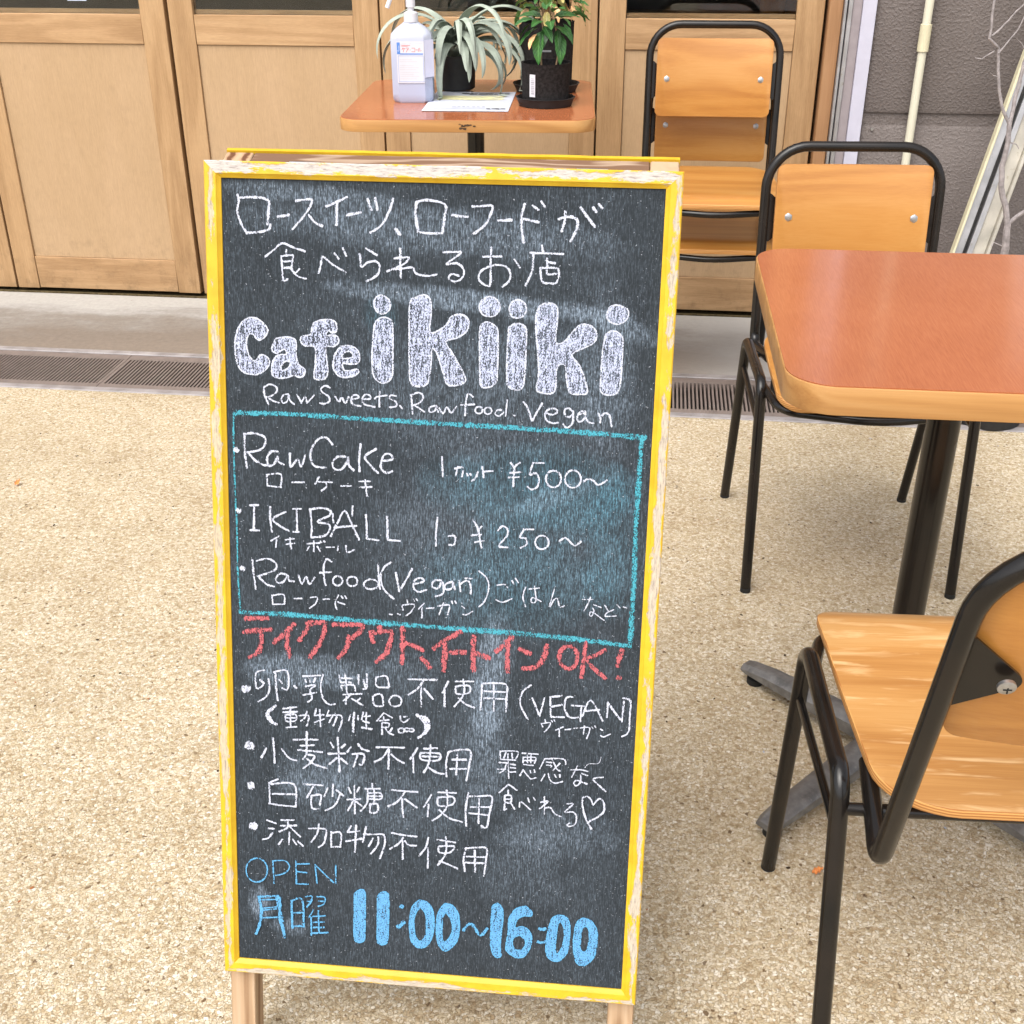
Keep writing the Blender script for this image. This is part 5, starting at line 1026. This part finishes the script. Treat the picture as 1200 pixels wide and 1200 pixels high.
for k in range(150):
    a = rr.uniform(0, 6.28); q = .095 * math.sqrt(rr.random()); z = rr.uniform(.20, .33) - q * .1
    me = rr.choice([ly, ly, ly, lp, lp, l3, l3, l4] if z < .26 else [ly, l3, l3, l4, l4, lp])
    put_leaf(me, t, (q * math.cos(a) * .9, q * math.sin(a) * .9 - .01, z), a + rr.uniform(-.6, .6), R(rr.uniform(-55, 30)), R(rr.uniform(-40, 40)), rr.uniform(.7, 1.1))
# air plant
t = thing('air_plant', 'silvery air plant with curling strap leaves in a black pot behind the bottle', 'potted plant', (-.536, 3.215, TZ))
pot(t, .050, .053, .088, M_pot, soil=.076, wob=0.0)
def strap(az, el0, L, k1, curl, w0, x0=0, y0=0, z0=.085, tw=0.0):
    n = 22; ds = L / n; el = el0; a = az; p = Vector((x0, y0, z0)); bm = NB(); rows = []; minz = .003
    for i in range(n + 1):
        s = i / n; w = w0 * .5 * (1 - s) ** .55 * min(1, .6 + s * 2) + .0008
        d = Vector((math.cos(a) * math.cos(el), math.sin(a) * math.cos(el), math.sin(el)))
        sd = Vector((-math.sin(a + tw * s), math.cos(a + tw * s), .0)); up = d.cross(sd)
        rows.append([bm.verts.new(p - sd * w + up * w * -.35), bm.verts.new(p), bm.verts.new(p + sd * w + up * w * -.35)])
        el -= (k1 + curl * s * s) * ds * 10; 
        p = p + d * ds
        if p.z < minz + .004: p.z = minz + .004; el = max(el, R(-3)); 
    for r0, r1 in zip(rows, rows[1:]):
        for j in (0, 1): bm.faces.new((r0[j], r0[j + 1], r1[j + 1], r1[j]))
    r = bmesh.ops.extrude_face_region(bm, geom=bm.faces[:])
    for v in r['geom']:
        if isinstance(v, bmesh.types.BMVert): v.co.z += .0008
    obj('leaf', bm, M_air, t)
ra = random.Random(21)
hand = [(205, 78, .34, .75, .9, .022), (180, 60, .30, .8, 1.0, .022), (232, 70, .26, .9, 1.3, .018), (-95, 80, .22, .8, 1.0, .016), (-35, 75, .30, .85, 1.0, .024), (-10, 62, .30, .85, 1.1, .024), (-58, 66, .26, .9, 1.2, .026), (15, 70, .30, .8, 1.0, .022),
        (-75, 55, .21, .95, 1.2, .022), (-28, 50, .24, .9, 2.2, .020), (0, 82, .32, .7, .8, .020), (-45, 85, .32, .7, .8, .018), (45, 65, .26, .8, 1, .02), (90, 65, .24, .8, 1, .02), (140, 65, .28, .8, 1, .02), (160, 80, .32, .75, .9, .02),
        (-20, 35, .22, 1.0, 3.0, .018), (195, 40, .25, .9, 1.6, .018), (215, 55, .26, .9, 2.2, .016), (-100, 45, .17, .8, .8, .007), (-120, 60, .20, .9, 1.5, .014), (-5, 30, .20, .9, 2.6, .016), (-65, 78, .30, .8, 1.1, .02), (25, 50, .22, .8, 1.8, .02), (-88, 60, .16, .6, .6, .004)]
hand += [(ra.uniform(-130, 60), ra.uniform(45, 88), ra.uniform(.20, .32), ra.uniform(.8, 1.1), ra.uniform(.8, 1.8), ra.uniform(.014, .021)) for _ in range(22)]
for (az, el, L, k1, c, w) in hand:
    strap(R(az + ra.uniform(-5, 5)), R(el), L, k1 * 1.0, c * .8, w * 1.9, ra.uniform(-.01, .01), ra.uniform(-.01, .01), tw=ra.uniform(-.6, .6))

# ---------------------------------------------------------------- bare twig plant in a dark pot at the right
t = thing('bare_shrub', 'leafless grey twig shrub in a black pot at the right edge', 'shrub', (.86, 2.86, 0))
bm = NB(); lathe(bm, [(.075, 0), (.08, .004), (.098, .19), (.102, .192), (.102, .20), (.094, .2), (.09, .18), (.0, .178)], 36); obj('pot', bm, M_pot, t)
B0 = Vector((.86, 2.86, 0)); Wd = lambda *p: Vector(p) - B0
def br(pts, r0, r1, name='branch'):
    bm = NB(); P = [Wd(*p) for p in pts]; f = []
    for i in range(len(P) - 1):
        for k in range(4):
            q = P[i].lerp(P[i + 1], k / 4); f.append(q + Vector((mnoise.noise(q * 40) * .003, 0, mnoise.noise(q * 37 + Vector((5, 0, 0))) * .003)))
    f.append(P[-1]); n = len(f)
    tube(bm, f, r0, 8, radii=[r0 + (r1 - r0) * i / (n - 1) * (1 + .12 * math.sin(i * 2.3)) for i in range(n)]); obj(name, bm, M_bark, t)
br([(.85, 2.83, .17), (.80, 2.76, .40), (.794, 2.75, .468), (.790, 2.75, .522)], .011, .0075, 'trunk')
br([(.790, 2.75, .522), (.762, 2.75, .60), (.755, 2.75, .645), (.757, 2.75, .70), (.752, 2.75, .735)], .0068, .005)
br([(.752, 2.75, .735), (.728, 2.75, .775), (.712, 2.75, .83), (.700, 2.75, .89), (.678, 2.74, .91), (.672, 2.74, 1.0), (.66, 2.72, 1.2)], .0038, .0022)
br([(.752, 2.75, .735), (.758, 2.76, .80), (.762, 2.76, .86), (.775, 2.76, .93), (.78, 2.76, 1.05), (.76, 2.76, 1.3)], .0046, .003)
br([(.790, 2.75, .522), (.819, 2.75, .55), (.86, 2.75, .58), (.90, 2.74, .70), (.93, 2.74, .9)], .005, .003)
br([(.682, 2.74, .915), (.712, 2.75, .945), (.735, 2.75, .975), (.75, 2.75, 1.05)], .002, .0012, 'twig')
br([(.690, 2.74, .885), (.668, 2.74, .870), (.655, 2.74, .872)], .0016, .0008, 'twig')
br([(.700, 2.745, .88), (.735, 2.75, .925), (.752, 2.75, .99)], .0018, .001, 'twig')
br([(.757, 2.75, .70), (.775, 2.75, .695), (.782, 2.75, .685)], .0014, .0007, 'twig')
br([(.794, 2.75, .468), (.768, 2.75, .478), (.762, 2.74, .472)], .0016, .0007, 'twig')
br([(.712, 2.75, .83), (.700, 2.75, .835), (.692, 2.74, .842)], .0014, .0007, 'twig')
br([(.765, 2.76, .88), (.745, 2.76, .90), (.735, 2.75, .91)], .0014, .0007, 'twig')

# ---------------------------------------------------------------- dim things inside the cafe
def inside(name, label, cat, loc, builder, m):
    bm = NB(); builder(bm); o = obj(name, bm, m, None, loc=loc); tag(o, label, cat); return o
def shelfb(bm):
    box(bm, -1.2, 1.2, -.2, .2, .66, .70, .004); box(bm, -1.2, -1.15, -.2, .2, 0, .659); box(bm, 1.15, 1.2, -.2, .2, 0, .659); box(bm, -1.149, 1.149, -.18, .18, .3, .33)
inside('display_shelf', 'pale grey display shelf indoors behind the left glass', 'shelf', (-2.6, 5.2, 0), shelfb, plain('grey_shelf', (.42, .43, .45), .5, .4))
inside('counter', 'dark wooden counter indoors behind the right glass', 'counter', (-.1, 5.6, 0), shelfb, plain('dark_counter', (.14, .085, .05), .5, .4, var=.4, sc=12))
inside('jar', 'brown glass jar indoors on the counter behind the stacked chairs', 'jar', (.45, 5.5, .70), lambda bm: lathe(bm, [(.05, 0), (.055, .01), (.055, .12), (.035, .14), (.035, .16)], 20), plain('brown_jar', (.20, .10, .04), .2, .5))
inside('basket', 'orange basket indoors behind the left glass', 'basket', (-3.0, 5.15, .70), lambda bm: lathe(bm, [(.10, 0), (.14, .09), (.15, .095), (.13, .09), (.0, .02)], 20), plain('orange_weave', (.50, .26, .06), .7, .2, var=.4, sc=120))
o = None
bm = NB(); box(bm, -.030, .030, -.0006, 0, 0, .09); o = obj('window_sticker', bm, plain('pale_blue_sticker', (.52, .60, .74), .5, .3, var=.03), None, flat=True, loc=(-1.755, 3.6525, .895)); tag(o, 'small pale blue sticker on the glass of the left door', 'sticker')

# ---------------------------------------------------------------- small litter on the ground
lm = leaf_mesh('dry_leaf_blade', .016, .011, plain('dry_orange_leaf', (.55, .20, .06), .7, .2, var=.4, sc=300), .5, -.3, .2)
def gpt(x, y): return (x, y, .002)
litter = [(.262, 1.225, 'dry orange leaf scrap near the front leg of the foreground chair', 1.0, 20), (-1.40, 2.22, 'dry brown leaf scrap on the paving at the far left', 1.1, 80)]
for (x, y, lab, sc, a) in litter:
    o = bpy.data.objects.new('dry_leaf', lm); link(o); o.location = (x, y, .004); o.rotation_euler = (.1, -.15, R(a)); o.scale = (sc,) * 3; tag(o, lab, 'leaf', 'dry leaf scraps on the paving')
bm = NB(); rs = random.Random(31)
for k in range(340):
    x = rs.uniform(-2.2, 1.0); y = rs.uniform(.3, 2.75); s = rs.uniform(.0010, .0024)
    m4 = Matrix.Translation((x, y, s * .3)) @ Matrix.Rotation(rs.uniform(0, 6), 4, 'Z') @ Matrix.Diagonal((rs.uniform(.7, 2.4), 1, .5, 1))
    n0 = len(bm.faces); bmesh.ops.create_icosphere(bm, subdivisions=1, radius=s, matrix=m4)
    bm.faces.ensure_lookup_table(); mi = rs.choice([0, 0, 0, 1, 2])
    for f in bm.faces[n0:]: f.material_index = mi
o = obj('scattered_grit', bm, [plain('dark_grit', (.06, .04, .025), .9, .1), plain('grey_grit', (.40, .42, .48), .8, .2), plain('rust_grit', (.34, .13, .05), .9, .1)], None, kind='stuff')
